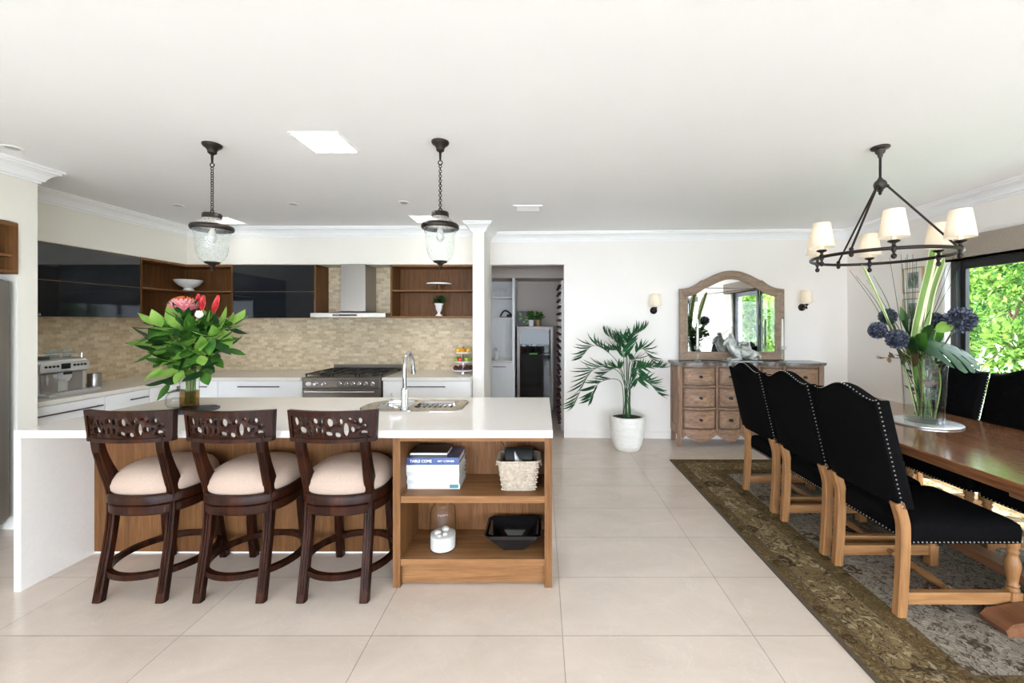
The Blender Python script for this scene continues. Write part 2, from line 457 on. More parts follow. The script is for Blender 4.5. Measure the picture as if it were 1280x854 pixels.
M['cooker_steel'] = brushed('dark_brushed_steel', (.20, .175, .155), .32, 'X')
M['steel_x'] = brushed('brushed_steel_long', (.60, .575, .545), .3, 'X')
M['chrome'] = plain('chrome', (.58, .585, .60), .06, 1., var=.01)
M['handle'] = plain('dark_handle', (.14, .12, .11), .35, .9)
M['black'] = plain('matt_black', (.012, .012, .012), .45)
M['blackmetal'] = plain('cast_iron', (.022, .02, .018), .42, .5)
M['iron'] = plain('bronzed_iron', (.03, .022, .018), .4, .7)
M['pewter'] = plain('pewter_frame', (.055, .045, .04), .4, .6)
M['blackfabric'] = plain('black_upholstery', (.0035, .0033, .0034), .95, var=.3, scale=60, spec=.04, bmp=.1)
M['nail'] = plain('pewter_nail', (.42, .39, .34), .35, 1.)
M['cushion'] = plain('oatmeal_linen', (.40, .30, .24), .9, var=.05, scale=90, spec=.15, bmp=.15)
M['shade'] = fabric_shade('linen_shade', (.93, .88, .79), .45)
M['ivory'] = plain('ivory_tube', (.86, .78, .62), .5)
M['clear'] = thin_glass('clear_glass', (.985, .99, .987), 1.45, refl=.9)
M['seeded'] = thin_glass('seeded_glass', (.95, .975, .965), 1.45, .17, (.88, .93, .91), .04, refl=.9)
M['shoulder'] = thin_glass('frosted_shoulder', (.8, .8, .78), 1.5, .55, (.8, .79, .76), .1)
M['pane'] = thin_glass('window_glass', (.98, .99, .985), 1.45, wav=0., refl=.35, edge=1.)
M['crystal'] = thin_glass('cut_crystal', (.86, .87, .87), 1.55)
M['water'] = thin_glass('vase_water', (.90, .93, .88), 1.15)
M['amber'] = thin_glass('amber_water', (.62, .46, .22), 1.15)
M['mirror'] = plain('mirror_silver', (.93, .94, .94), .008, 1., var=.0)
M['leaf'] = leafmat('glossy_leaf', (.022, .085, .012), (.075, .20, .028))
M['leaf_light'] = leafmat('young_leaf', (.16, .34, .05), (.30, .48, .10))
M['leaf_dark'] = leafmat('dark_leaf', (.010, .042, .010), (.028, .09, .02), .5)
M['palm'] = leafmat('palm_leaf', (.012, .07, .025), (.035, .145, .05), .4, 14)
M['palm_stem'] = plain('palm_stem', (.11, .20, .075), .5)
M['stem'] = plain('green_stem', (.13, .22, .05), .5, var=.3, scale=20)
M['brownstem'] = plain('brown_stem', (.13, .075, .035), .7, var=.3, scale=20)
M['stripe'] = stripe_leaf('variegated_blade', (.13, .22, .045), (.70, .70, .42))
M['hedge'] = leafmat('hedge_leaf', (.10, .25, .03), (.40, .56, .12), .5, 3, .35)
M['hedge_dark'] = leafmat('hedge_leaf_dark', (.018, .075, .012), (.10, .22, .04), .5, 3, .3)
M['blossom'] = leafmat('white_blossom', (.75, .75, .70), (.9, .9, .86), .6, 3, .3)
M['monstera'] = leafmat('monstera_leaf', (.006, .034, .008), (.024, .085, .016), .6, 9, .08)
M['darkstem'] = plain('dark_stem', (.055, .075, .02), .6, var=.4, scale=20)
M['navy'] = plain('navy_petal', (.022, .026, .044), .7, var=.6, scale=60)
M['navy_tip'] = plain('pale_navy_petal', (.13, .14, .20), .7, var=.4, scale=60)
M['pink'] = plain('pink_petal', (.80, .22, .27), .6, var=.3, scale=60)
M['pinkpale'] = plain('pale_pink_petal', (.86, .55, .55), .6, var=.2, scale=60)
M['orange_petal'] = plain('orange_petal', (.72, .15, .04), .6, var=.3, scale=60)
M['red'] = plain('red_petal', (.62, .045, .05), .45, var=.4, scale=40)
M['white_petal'] = plain('white_petal', (.85, .84, .80), .5)
M['ceramic'] = plain('white_ceramic', (.86, .85, .82), .25, spec=.5)
M['pot'] = wood('ribbed_white_pot', (.66, .63, .57), (.80, .77, .71), (.86, .84, .79), 'X', .55, s=30, bmp=.2, stretch=.08)
M['soil'] = plain('dark_soil', (.025, .017, .012), .95, var=.5, scale=50)
M['book_white'] = plain('white_book_cover', (.60, .60, .59), .4, var=.02)
M['book_grey'] = plain('pale_grey_cover', (.50, .50, .49), .4, var=.02)
M['book_blue'] = plain('blue_book_cover', (.045, .07, .19), .3, var=.4, scale=14)
M['book_black'] = plain('black_book_cover', (.015, .014, .014), .35, var=.3)
M['page'] = plain('book_pages', (.52, .49, .44), .8, var=.08, scale=90)
M['teal'] = plain('teal_print', (.05, .17, .2), .4)
M['print'] = plain('white_print', (.85, .85, .85), .5)
M['greyprint'] = plain('grey_print', (.3, .3, .3), .5)
M['wicker'] = plain('bleached_seagrass', (.40, .335, .26), .85, var=.25, scale=60, bmp=.5)
M['cloth_grey'] = plain('grey_cloth', (.45, .46, .48), .8)
M['sand'] = plain('white_sand', (.62, .60, .575), .9, var=.08, scale=160, bmp=.3)
M['shell'] = plain('grey_shell', (.55, .52, .48), .4, var=.3, scale=40)
M['blackgloss'] = plain('black_lacquer', (.008, .008, .009), .12, spec=.6)
M['statue'] = plain('verdigris_silver', (.44, .45, .42), .42, .35, var=.35, scale=26)
M['candle'] = plain('ivory_candle', (.88, .86, .80), .5)
M['mat_blue'] = plain('slate_board', (.045, .055, .075), .55, var=.2, scale=20)
M['silvermat'] = plain('silver_tray', (.62, .62, .62), .25, .7)
M['gold'] = plain('gilt_frame', (.50, .36, .17), .4, .6)
M['paper'] = plain('mat_board', (.84, .82, .78), .8)
M['ink'] = plain('botanical_ink', (.12, .17, .10), .8, var=.4, scale=60)
M['orange'] = plain('orange_peel', (.80, .33, .03), .45, var=.15, scale=30, bmp=.2)
M['lemon'] = plain('yellow_peel', (.85, .55, .06), .45, var=.15, scale=30)
M['apple_green'] = plain('green_apple', (.32, .48, .06), .3, var=.25, scale=14)
M['apple_red'] = plain('red_apple', (.55, .05, .03), .3, var=.3, scale=14)
M['plum'] = plain('dark_plum', (.05, .012, .02), .35, var=.3, scale=14)
M['panel_soft'] = emitmat('skylight_diffuser_soft', (1, .99, .98), 2.6)
M['panel_light'] = emitmat('skylight_diffuser', (1, .99, .98), PANEL)
M['bulb'] = emitmat('warm_bulb', (1, .86, .66), 4.)
M['bulb_soft'] = plain('bulb_glass', (.50, .48, .44), .3)
M['lawn'] = plain('lawn', (.11, .14, .08), .95, var=.3, scale=12)
M['paving'] = plain('pale_paving', (.27, .27, .265), .8, var=.06, scale=5)
M['bottle_glass'] = plain('dark_bottle', (.02, .012, .012), .12, var=.2)
M['bottle_foil'] = plain('wine_foil', (.06, .012, .016), .35, .3)
M['rack_white'] = plain('white_rack', (.70, .68, .66), .5)
M['blind'] = plain('taupe_blind', (.34, .285, .235), .85, var=.06, scale=60, bmp=.1)
M['grey_plastic'] = plain('silver_plastic', (.58, .58, .57), .28, .55, var=.03)
M['dark_plastic'] = plain('charcoal_plastic', (.07, .065, .06), .4)
M['screen'] = plain('dark_screen', (.01, .012, .018), .08)
M['fridge_dark'] = plain('dark_interior', (.22, .21, .205), .3)
M['ledgreen'] = emitmat('green_readout', (.35, 1., .3), .35)
M['redprint'] = plain('red_label', (.45, .10, .08), .5)
M['rug_edge'] = plain('rug_binding', (.07, .05, .03), .95, var=.2, scale=60)
M['rug_stripe'] = rug_mat('rug_olive_stripe', (.095, .062, .025), (.135, .09, .038), (.035, .02, .008), (.27, .205, .11), 1.7, .85)
M['rug_border'] = rug_mat('rug_border', (.15, .105, .048), (.235, .17, .085), (.03, .016, .007), (.42, .35, .23), .85, 1.)
M['rug_field'] = rug_mat('rug_field', (.215, .185, .145), (.28, .25, .205), (.045, .023, .010), (.37, .335, .28), 1.0, 1.)
# ================================================================== ROOM SHELL
CEIL = 2.65
def wy(x): return 5.42 - .0376 * (x + .667)          # dining back wall line
def wall_seg(mb, x0, x1, z0, z1):
    mb.prism_z([(x0, wy(x0)), (x1, wy(x1)), (x1, wy(x1) + .13), (x0, wy(x0) + .13)], z0, z1)

struct(B(-4.8, 4.1, -3.4, 7.45, -.1, 0), 'floor', M['floor'])
struct(B(-4.8, 4.1, -3.4, 7.45, CEIL, CEIL + .12), 'ceiling', M['ceiling'])
mb = MB(); wall_seg(mb, -.667, .29, 2.24, CEIL); wall_seg(mb, .29, 3.99, 0, CEIL)
struct(mb, 'wall_back_dining', M['wall'])
struct(B(-4.66, -.8, 5.42, 5.55, 0, CEIL), 'wall_back_kitchen', M['wall_kitchen'])
struct(B(-.8, -.667, 4.83, 5.55, 0, CEIL), 'wall_divider', M['wall'])
struct(B(-4.79, -4.66, -3.33, 5.55, 0, CEIL), 'wall_left', M['wall_kitchen'])
mb = MB().box(-4.66, -3.78, 3.0, 3.12, 0, CEIL).box(-4.66, -3.78, 1.9, 3.0, 2.215, CEIL).box(-4.66, -3.78, 1.9, 2.02, 0, 2.215)
struct(mb, 'wall_fridge_enclosure', M['wall_kitchen'])
mb = MB().box(-4.66, -4.345, 3.12, 5.42, 2.2, CEIL).box(-4.345, -.8, 5.1, 5.42, 2.2, CEIL)
struct(mb, 'wall_soffit', M['wall_kitchen'])
struct(B(-4.645, -.8, 5.405, 5.42, .87, 2.2), 'wall_splashback_back', M['splash_back'])
struct(B(-4.66, -4.645, 3.12, 5.42, .87, 1.56), 'wall_splashback_left', M['splash_left'])
# right wall with two glazed openings
mb = MB()
for y0, y1, z0, z1 in ((3.95, 5.4, 0, CEIL), (2.1, 3.95, 2.12, CEIL), (.25, 2.1, 0, CEIL), (-3.1, .25, 2.12, CEIL), (-3.3, -3.1, 0, CEIL)):
    mb.box(3.86, 4.0, y0, y1, z0, z1)
struct(mb, 'wall_right', M['wall'])
mb = MB()
for y0, y1 in ((3.95, 4.3), (1.75, 2.1), (-3.35, -3.1), (.25, .6)):
    mb.box(4.0, 4.06, y0, y1, 0, CEIL)
struct(mb, 'wall_brick_outside', M['brick'])
# unseen rear wall; wide glazed doors added to let in sky light
mb = MB().box(-4.66, -4.2, -3.33, -3.2, 0, CEIL).box(3.4, 3.86, -3.33, -3.2, 0, CEIL).box(-4.2, 3.4, -3.33, -3.2, 2.3, CEIL)
struct(mb, 'wall_rear', M['wall'])

def window(name, horiz, a0, a1, z1, pos, n, handle=True):
    """glazed door set along Y (horiz=False) at x=pos or along X at y=pos"""
    root = bpy.data.objects.new(name, None); COL.objects.link(root); root['kind'] = 'structure'
    def bx(mb, p0, p1, z0, z1_, d=.03, off=0):
        if horiz: mb.box(p0, p1, pos - d + off, pos + d + off, z0, z1_)
        else: mb.box(pos - d + off, pos + d + off, p0, p1, z0, z1_)
    f = MB()
    bx(f, a0, a0 + .05, 0, z1, .045); bx(f, a1 - .05, a1, 0, z1, .045)
    bx(f, a0 + .05, a1 - .05, z1 - .06, z1, .045); bx(f, a0 + .05, a1 - .05, 0, .04, .045)
    f.build('frame', M['black'], root)
    w = (a1 - a0 - .1) / n
    for k in range(n):
        p0 = a0 + .05 + k * w; p1 = p0 + w; o = .02 if k % 2 else -.02
        s = MB()
        bx(s, p0, p0 + .042, .04, z1 - .06, .018, o); bx(s, p1 - .042, p1, .04, z1 - .06, .018, o)
        bx(s, p0 + .042, p1 - .042, .04, .13, .018, o); bx(s, p0 + .042, p1 - .042, z1 - .13, z1 - .06, .018, o)
        sash = s.build('sash', M['black'], root)
        g = MB(); bx(g, p0 + .04, p1 - .04, .125, z1 - .125, .003, o); g.build('pane', M['pane'], sash)
    return root
window('window_1', False, 2.1, 3.95, 2.12, 3.93, 2)
window('window_2', False, -3.1, .25, 2.12, 3.93, 4)  # real opening, widened behind the camera to let in more light
window('window_3_added', True, -4.2, 3.4, 2.3, -3.265, 5)  # added behind the camera, sized for brightness

# cornice : one mitred run around the room
CPROF = [(0, 2.535), (.012, 2.535), (.014, 2.548), (.026, 2.552), (.034, 2.575), (.05, 2.598), (.072, 2.614), (.084, 2.618), (.086, 2.632), (.10, 2.635), (.10, CEIL), (0, CEIL)]
def mitred(path, prof, name, mat, closed=False):
    mb = MB(); n = len(path); rings = []
    for i, p in enumerate(path):
        p = Vector(p)
        d0 = (p - Vector(path[i - 1])).normalized() if i > 0 else None
        d1 = (Vector(path[i + 1]) - p).normalized() if i < n - 1 else None
        n0 = Vector((d0.y, -d0.x)) if d0 else None; n1 = Vector((d1.y, -d1.x)) if d1 else None
        if n0 and n1:
            b = (n0 + n1); b = b / (1 + n0.dot(n1))
        else: b = n0 or n1
        rings.append([(p.x + b.x * d, p.y + b.y * d, z) for d, z in prof])
    mb.loft(rings, True)
    return struct(mb, name, mat)
mitred([(-4.66, 1.9), (-3.78, 1.9), (-3.78, 3.12), (-4.345, 3.12), (-4.345, 5.1), (-.8, 5.1), (-.8, 4.83), (-.667, 4.83), (-.667, wy(-.667)), (3.86, wy(3.86)), (3.86, -3.2)], CPROF, 'trim_1', M['trim'])
SK = [(0, 0), (.014, 0), (.014, .075), (.008, .09), (0, .09)]
mitred([(.29, wy(.29)), (3.86, wy(3.86)), (3.86, 3.95)], SK, 'baseboard_back', M['wall'])
mitred([(3.86, 2.1), (3.86, .25)], SK, 'baseboard_right', M['wall'])
mitred([(-.667, 4.83), (-.667, wy(-.667))], SK, 'baseboard_divider', M['wall'])

# pantry beyond the opening
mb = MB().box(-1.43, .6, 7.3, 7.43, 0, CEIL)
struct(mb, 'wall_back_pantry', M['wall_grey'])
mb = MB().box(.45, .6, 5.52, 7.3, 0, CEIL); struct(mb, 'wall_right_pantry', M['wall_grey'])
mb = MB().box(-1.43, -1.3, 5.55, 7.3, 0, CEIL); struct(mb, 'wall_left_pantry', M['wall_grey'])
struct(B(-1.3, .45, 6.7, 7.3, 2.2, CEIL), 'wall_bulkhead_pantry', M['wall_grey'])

# outside
struct(B(-14, 16, -16, 14, -.3, -.12), 'ground', M['paving'])
struct(B(4.14, 12, -6, 9, -.12, -.06), 'lawn', M['lawn'])

# ================================================================== CEILING FITTINGS
def skylight(x, y, lab):
    t = thing('ceiling_light_panel', lab, 'ceiling light', (x, y, CEIL), 0, 'square ceiling light panels')
    mb = MB(); h = .14
    for a in ((-h - .012, h + .012, -h - .012, -h), (-h - .012, h + .012, h, h + .012), (-h - .012, -h, -h, h), (h, h + .012, -h, h)):
        mb.box(a[0], a[1], a[2], a[3], -.008, 0)
    mb.build('frame', M['trim'], t)
    B(-h, h, -h, h, -.005, 0).build('diffuser', M['panel_light' if y < 3 else 'panel_soft'], t)
skylight(-1.385, 2.67, 'bright square ceiling light panel between the two hanging lanterns, nearest the stools')
skylight(-3.6, 4.72, 'small square ceiling light panel seen behind the lantern over the flower vase')
skylight(-1.29, 4.66, 'square ceiling light panel half hidden behind the lantern near the white column')
t0 = thing('downlight', 'small round recessed downlight in ceiling by the left cornice', 'downlight', (-3.5, 2.75, CEIL), 0, 'recessed ceiling downlights')
MB().lathe([(.036, -.004), (.048, -.006), (.052, -.002), (.052, 0), (.036, 0)], 24, cap0=False, cap1=False).build('ring', M['trim'], t0, 40)
MB().lathe([(.036, -.002), (.02, -.001)], 20).build('lamp', M['bulb_soft'], t0)
for x, y, lab in ((-3.6, 4.12, 'small round recessed downlight in front of the dark left wall cabinets'), (-2.43, 4.07, 'small round recessed downlight in front of the range hood side'), (-1.33, 4.01, 'small round recessed downlight left of the lantern near the column')):
    dup(t0, (x, y, CEIL), None, lab)
t = thing('ceiling_vent', 'rectangular white air vent in ceiling in front of the column', 'air vent', (-.137, 4.2, CEIL))
mb = MB()
for a in ((-.145, .145, -.1, -.075), (-.145, .145, .075, .1), (-.145, -.115, -.075, .075), (.115, .145, -.075, .075)): mb.box(a[0], a[1], a[2], a[3], -.012, 0, .003)
mb.build('frame', M['trim'], t)
mb = MB()
for k in range(6):
    y = -.066 + k * .026
    mb.prism_x([(y, -.002), (y + .016, -.012), (y + .019, -.010), (y + .004, 0)], -.115, .115)
mb.build('louvres', M['trim'], t)
B(-.115, .115, -.075, .075, -.0015, 0).build('duct', M['greyprint'], t)

def lantern(x, y, lab):
    t = thing('pendant_lantern', lab, 'pendant light', (x, y, CEIL), 0, 'glass bell lanterns over the island')
    MB().lathe([(.055, 0), (.056, -.008), (.05, -.018), (.034, -.03), (.026, -.045), (.025, -.058), (.014, -.066), (.008, -.072), (.006, -.12)], 24).build('ceiling_rose', M['iron'], t, 40)
    mb = MB(); z = -.122; k = 0
    mb.torus((0, 0, z - .012), .013, .0035, 14, 6, 'Y'); z -= .028
    while z > -.435:
        mb.torus((0, 0, z - .008), .0085, .0028, 12, 6, 'X' if k % 2 else 'Y'); z -= .0155; k += 1
    mb.build('chain', M['iron'], t, 60)
    mb = MB().torus((0, 0, -.437), .011, .003, 14, 6, 'Y')
    mb.lathe([(.012, -.444), (.05, -.45), (.054, -.458), (.054, -.48), (.049, -.484)], 28)
    mb.build('cap', M['iron'], t, 40)
    MB().lathe([(.052, -.482), (.058, -.492), (.075, -.506), (.094, -.52), (.108, -.535)], 32, cap0=False, cap1=False).build('shoulder', M['shoulder'], t, 180)
    MB().lathe([(.100, -.528), (.112, -.528), (.118, -.536), (.119, -.550), (.113, -.560), (.100, -.560)], 36, cap0=False, cap1=False).build('rim_band', M['iron'], t, 40)
    MB().lathe([(.108, -.556), (.100, -.574), (.092, -.595), (.089, -.63), (.087, -.68), (.08, -.715), (.066, -.745), (.045, -.766), (.026, -.775)], 36, cap0=False, cap1=False).build('glass_bell', M['seeded'], t, 180)
    MB().lathe([(.046, -.764), (.04, -.774), (.022, -.78), (.012, -.79), (.010, -.80), (.014, -.806), (.010, -.815), (.004, -.822)], 20).build('finial', M['iron'], t, 40)
    mb = MB().lathe([(.016, -.484), (.016, -.545), (.012, -.55)], 16)
    mb.build('lamp_holder', M['ivory'], t, 40)
    MB().lathe([(.012, -.55), (.02, -.575), (.027, -.60), (.026, -.62), (.015, -.637), (.004, -.642)], 16).build('bulb', M['bulb_soft'], t, 60)
    return t
lantern(-2.138, 2.70, 'dark metal lantern with clear glass bell above the green and pink flower vase')
lantern(-.648, 2.66, 'dark metal lantern with clear glass bell above the kitchen sink, near the column')

# ================================================================== ISLAND
mb = MB()
X0, X1, Y0, Y1, ZA, ZB = -2.93, .062, 2.31, 3.32, .854, .894
hx0, hx1, hy0, hy1 = -1.17, -.60, 2.90, 3.15
def slab_hole(mb, X0, X1, Y0, Y1, ZA, ZB, h):
    a, b, c, d = h
    mb.box(X0, a, Y0, Y1, ZA, ZB); mb.box(b, X1, Y0, Y1, ZA, ZB); mb.box(a, b, Y0, c, ZA, ZB); mb.box(a, b, d, Y1, ZA, ZB)
slab_hole(mb, X0, X1, Y0, Y1, ZA, ZB, (hx0, hx1, hy0, hy1))
single(mb, 'island_worktop', M['stone'], 'long white stone worktop on the kitchen island', 'worktop')
single(B(X0, X0 + .038, Y0, Y1, 0, ZA - .0002), 'island_end_panel', M['stone'], 'white stone waterfall end panel at the left end of the island', 'panel')
t = thing('island_cabinet', 'walnut fronted island base behind the three stools', 'cabinet', (0, 0, 0))
B(-2.892, -.845, 2.69, 2.71, .012, .853).build('front_panel', M['walnut'], t)
mb = MB().box(-2.89, -1.3, 2.71, 3.28, .05, .853).box(-1.3, -.845, 2.71, 3.28, .05, .68).box(-.845, .04, 2.72, 3.28, .05, .68)
mb.build('carcass', M['white_cab'], t)
B(-2.892, .04, 2.695, 3.25, 0, .05).build('plinth', M['white_cab'], t)
for k in range(4):
    x0 = -2.88 + k * .728
    d = B(x0, x0 + .72, 3.28, 3.30, .07, .84, .002).build('door', M['white_cab'], t)
    B(x0 + .2, x0 + .52, 3.30, 3.318, .78, .792).build('handle', M['handle'], d)
t = thing('open_shelf_unit', 'open walnut bookshelf end of the island beside the right stool', 'shelf unit', (0, 0, 0))
XL, XR, YF, YB = -.838, .0586, 2.343, 2.715
B(XL, XL + .042, YF, YB, 0, .8535).build('side_panel', M['walnut'], t)
B(XR - .042, XR, YF, YB, 0, .8535).build('side_panel', M['walnut'], t)
B(XL + .042, XR - .042, YF, YB, .825, .8535).build('top_rail', M['walnut_x'], t)
B(XL + .042, XR - .042, YF + .006, 2.69, .475, .513).build('shelf', M['walnut_x'], t)
B(XL + .042, XR - .042, YF + .006, 2.69, .12, .157).build('shelf', M['walnut_x'], t)
B(XL + .042, XR - .042, 2.69, YB, .12, .825).build('back_panel', M['walnut'], t)
B(XL + .042, XR - .042, YF + .03, YF + .05, .01, .12).build('plinth', M['walnut_x'], t)

# sink + tap
t = thing('sink', 'round ended stainless steel sink with drainer set in the island top', 'sink', (0, 0, .894))
out_pts = []
def arc(cx, cy, rx, ry, a0, a1, n=8): return [(cx + rx * math.cos(R(a0 + (a1 - a0) * k / n)), cy + ry * math.sin(R(a0 + (a1 - a0) * k / n))) for k in range(n + 1)]
flange = arc(-.62, 2.87, .07, .07, -90, 0) + arc(-.62, 3.13, .07, .07, 0, 90) + arc(-1.05, 2.99, .22, .21, 90, 180, 14) + arc(-1.13, 2.94, .14, .14, 180, 270, 10)
def ring_loft(mb, poly, levels, cap_in=True):
    cx = sum(p[0] for p in poly) / len(poly); cy = sum(p[1] for p in poly) / len(poly)
    rings = [[(cx + (x - cx) * s, cy + (y - cy) * s2, z) for x, y in poly] for s, s2, z in levels]
    return mb.loft(rings, True, False, cap_in)
mb = MB()
# rim ring with bowls cut : build as flange border + two bowls
bowl = arc(-.985, 2.93, .05, .05, -90, 0, 6) + arc(-.985, 3.12, .05, .05, 0, 90, 6) + arc(-1.06, 3.01, .11, .16, 90, 180, 8) + arc(-1.08, 2.97, .09, .09, 180, 270, 6)
drain = arc(-.66, 2.94, .04, .04, -90, 0, 5) + arc(-.66, 3.11, .04, .04, 0, 90, 5) + arc(-.86, 3.11, .04, .04, 90, 180, 5) + arc(-.86, 2.94, .04, .04, 180, 270, 5)
pl = bmesh.new()
def loop(bm_, poly, z):
    vs = [bm_.verts.new((x, y, z)) for x, y in poly]
    return [bm_.edges.new((vs[i], vs[(i + 1) % len(vs)])) for i in range(len(vs))]
es = loop(pl, flange, .005) + loop(pl, bowl, .005) + loop(pl, drain, .005)
bmesh.ops.triangle_fill(pl, use_beauty=True, use_dissolve=False, edges=es)
# drop faces inside the two basins
def inside(px, py, poly):
    c = False; j = len(poly) - 1
    for i in range(len(poly)):
        if (poly[i][1] > py) != (poly[j][1] > py) and px < (poly[j][0] - poly[i][0]) * (py - poly[i][1]) / (poly[j][1] - poly[i][1]) + poly[i][0]: c = not c
        j = i
    return c
kill = [f for f in pl.faces if inside(*f.calc_center_median()[:2], bowl) or inside(*f.calc_center_median()[:2], drain)]
bmesh.ops.delete(pl, geom=kill, context='FACES')
mb.add(pl)
ring_loft(mb, flange, [(1, 1, .005), (1.012, 1.015, .003), (1.012, 1.015, .0005)], False)
mb.build('rim', M['chrome'], t, 30)
mb = MB(); ring_loft(mb, bowl, [(1, 1, .005), (.97, .97, -.004), (.94, .94, -.12), (.85, .85, -.15)]); mb.build('basin', M['chrome'], t, 40)
mb = MB(); ring_loft(mb, drain, [(1, 1, .005), (.96, .96, -.004), (.93, .93, -.012)])
for k in range(6):
    x = -.855 + k * .038
    mb.box(x, x + .012, 2.94, 3.10, -.013, -.004, .003)
mb.build('drainer', M['chrome'], t, 40)
t = thing('mixer_tap', 'tall chrome gooseneck mixer tap at the island sink', 'tap', (-.94, 2.855, .898))
MB().lathe([(.03, .0015), (.03, .008), (.026, .014), (.0235, .02), (.0235, .135), (.021, .142), (.015, .146)], 24).build('body', M['chrome'], t, 40)
pts = spline([(0, 0, .14), (0, 0, .24), (0, .005, .31), (0, .035, .362), (.002, .085, .377), (.004, .135, .352), (.006, .16, .30), (.008, .17, .225)], 8)
MB().tube(pts, [.0135] * (len(pts) - 8) + [.0135 + .0006 * k for k in range(8)], 14).build('spout', M['chrome'], t, 60)
mb = MB().tube([(-.02, 0, .045), (-.075, -.005, .048)], .017, 14).tube([(-.075, -.005, .048), (-.10, -.01, .05)], .021, 14)
mb.tube([(-.085, -.006, .06), (-.09, -.01, .11)], .005, 8)
mb.build('lever', M['chrome'], t, 50)

# ================================================================== BASE CABINETS
def drawers_left(y0, y1, lab, hf=(.1, .9)):
    t = thing('base_cabinet', lab, 'cabinet', (-3.94, y0, 0), 0, 'white base cabinets along the left wall')
    L = y1 - y0
    B(-.7, -.02, .002, L - .002, .1, .832).build('carcass', M['white_cab'], t)
    B(-.68, -.07, 0, L, 0, .1).build('plinth', M['white_cab'], t)
    zs = [(.60, .825), (.355, .595), (.11, .35)]
    for a, b in zs:
        d = B(-.02, 0, .003, L - .003, a, b, .002).build('drawer', M['white_cab'], t)
        mb = MB().box(.018, .028, L * hf[0], L * hf[1], b - .078, b - .066, .002)
        for q in (L * hf[0] + .02, L * hf[1] - .03): mb.box(0, .02, q, q + .01, b - .077, b - .067)
        mb.build('handle', M['handle'], d)
drawers_left(3.125, 3.757, 'white drawer unit below the coffee machine with long dark bar handle', (.04, .94))
drawers_left(3.757, 4.18, 'narrower white drawer unit second from the coffee machine end', (.5, .92))
drawers_left(4.18, 4.70, 'white drawer unit at the inside corner behind the vase', (.2, .5))
def drawers_back(x0, x1, lab, hf=(.3, .75)):
    t = thing('base_cabinet', lab, 'cabinet', (x0, 4.70, 0), 0, 'white base cabinets along the back wall')
    L = x1 - x0
    B(.002, L - .002, .02, .70, .1, .832).build('carcass', M['white_cab'], t)
    B(0, L, .07, .68, 0, .1).build('plinth', M['white_cab'], t)
    for a, b in [(.60, .825), (.355, .595), (.11, .35)]:
        d = B(.003, L - .003, 0, .02, a, b, .002).build('drawer', M['white_cab'], t)
        mb = MB().box(L * hf[0], L * hf[1], -.028, -.018, b - .066, b - .054, .002)
        for q in (L * hf[0] + .02, L * hf[1] - .03): mb.box(q, q + .01, -.02, 0, b - .065, b - .055)
        mb.build('handle', M['handle'], d)
drawers_back(-3.935, -3.66, 'narrow white drawer unit in the corner, half hidden by the vase', (.3, .62))
drawers_back(-3.66, -2.70, 'wide white drawer unit between the corner and the range cooker', (.25, .74))
drawers_back(-1.795, -.805, 'white drawer unit between the range cooker and the column', (.28, .72))
mb = MB().box(-4.644, -3.915, 3.125, 5.404, .833, .87, .003).box(-3.915, -2.70, 4.67, 5.404, .833, .87, .003)
single(mb, 'corner_worktop', M['stone_kitchen'], 'L-shaped cream worktop under the coffee machine and flowers', 'worktop')
single(B(-1.795, -.802, 4.67, 5.404, .833, .87, .003), 'kitchen_worktop', M['stone_kitchen'], 'short cream worktop right of the cooker carrying the fruit stand', 'worktop')

# range cooker
t = thing('range_cooker', 'wide stainless steel range cooker with gas hob against the tiles', 'cooker', (-2.245, 4.66, 0))
W = .44
B(-W, W, .03, .72, .1, .862, .004).build('body', M['cooker_steel'], t)
p = B(-W, W, .005, .035, .752, .872, .006).build('control_panel', M['cooker_steel'], t)
for x in (-.285, -.195, -.02, .055, .13, .20, .275, .35):
    mb = MB().lathe([(.024, 0), (.024, -.006), (.017, -.01), (.017, -.03), (.014, -.034)], 18, (x, .005, .80), 'Y')
    # lathe along Y : flip so the knob points to the room
    for v in mb.bm.verts: v.co.y = .005 - (v.co.y - .005) if v.co.y > .005 else v.co.y
    mb.build('knob', M['chrome'], p, 40)
mb = MB(); mb.lathe([(.032, 0), (.032, -.006), (.026, -.008)], 24, (-.368, .005, .80), 'Y', 1, .7); mb.build('dial_clock', M['ceramic'], p, 40)
mb = MB().box(-.33, .42, .002, .006, .84, .846); mb.build('vent_strip', M['dark_plastic'], p)
d = B(-W, W, .008, .03, .20, .745, .005).build('oven_door', M['cooker_steel'], t)
B(-.3, .3, .004, .009, .28, .56).build('oven_window', M['black_glass'], d)
mb = MB().tube([(-.39, -.035, .715), (.39, -.035, .715)], .012, 12)
for x in (-.37, .37): mb.tube([(x, .01, .715), (x, -.035, .715)], .008, 8)
mb.build('handle', M['chrome'], d, 50)
B(-W, W, .008, .03, .11, .19, .004).build('warming_drawer', M['cooker_steel'], t)
for sx in (-.38, .38): B(sx - .02, sx + .02, .06, .66, 0, .1).build('foot', M['dark_plastic'], t)
B(-W, W, .02, .70, .862, .872, .003).build('hob', M['cooker_steel'], t)
for gx in (-.3, 0, .3):
    mb = MB()
    for yy in (.07, .36, .65): mb.box(gx - .14, gx + .14, yy - .006, yy + .006, .895, .908)
    for xx in (-.135, 0, .135): mb.box(gx + xx - .006, gx + xx + .006, .07, .65, .893, .906)
    for yy in (.21, .5):
        mb.box(gx - .12, gx + .12, yy - .005, yy + .005, .894, .907)
    for xx in (-.13, .13):
        for yy in (.075, .645): mb.box(gx + xx - .006, gx + xx + .006, yy - .006, yy + .006, .872, .9)
    mb.build('pan_support', M['blackmetal'], t)
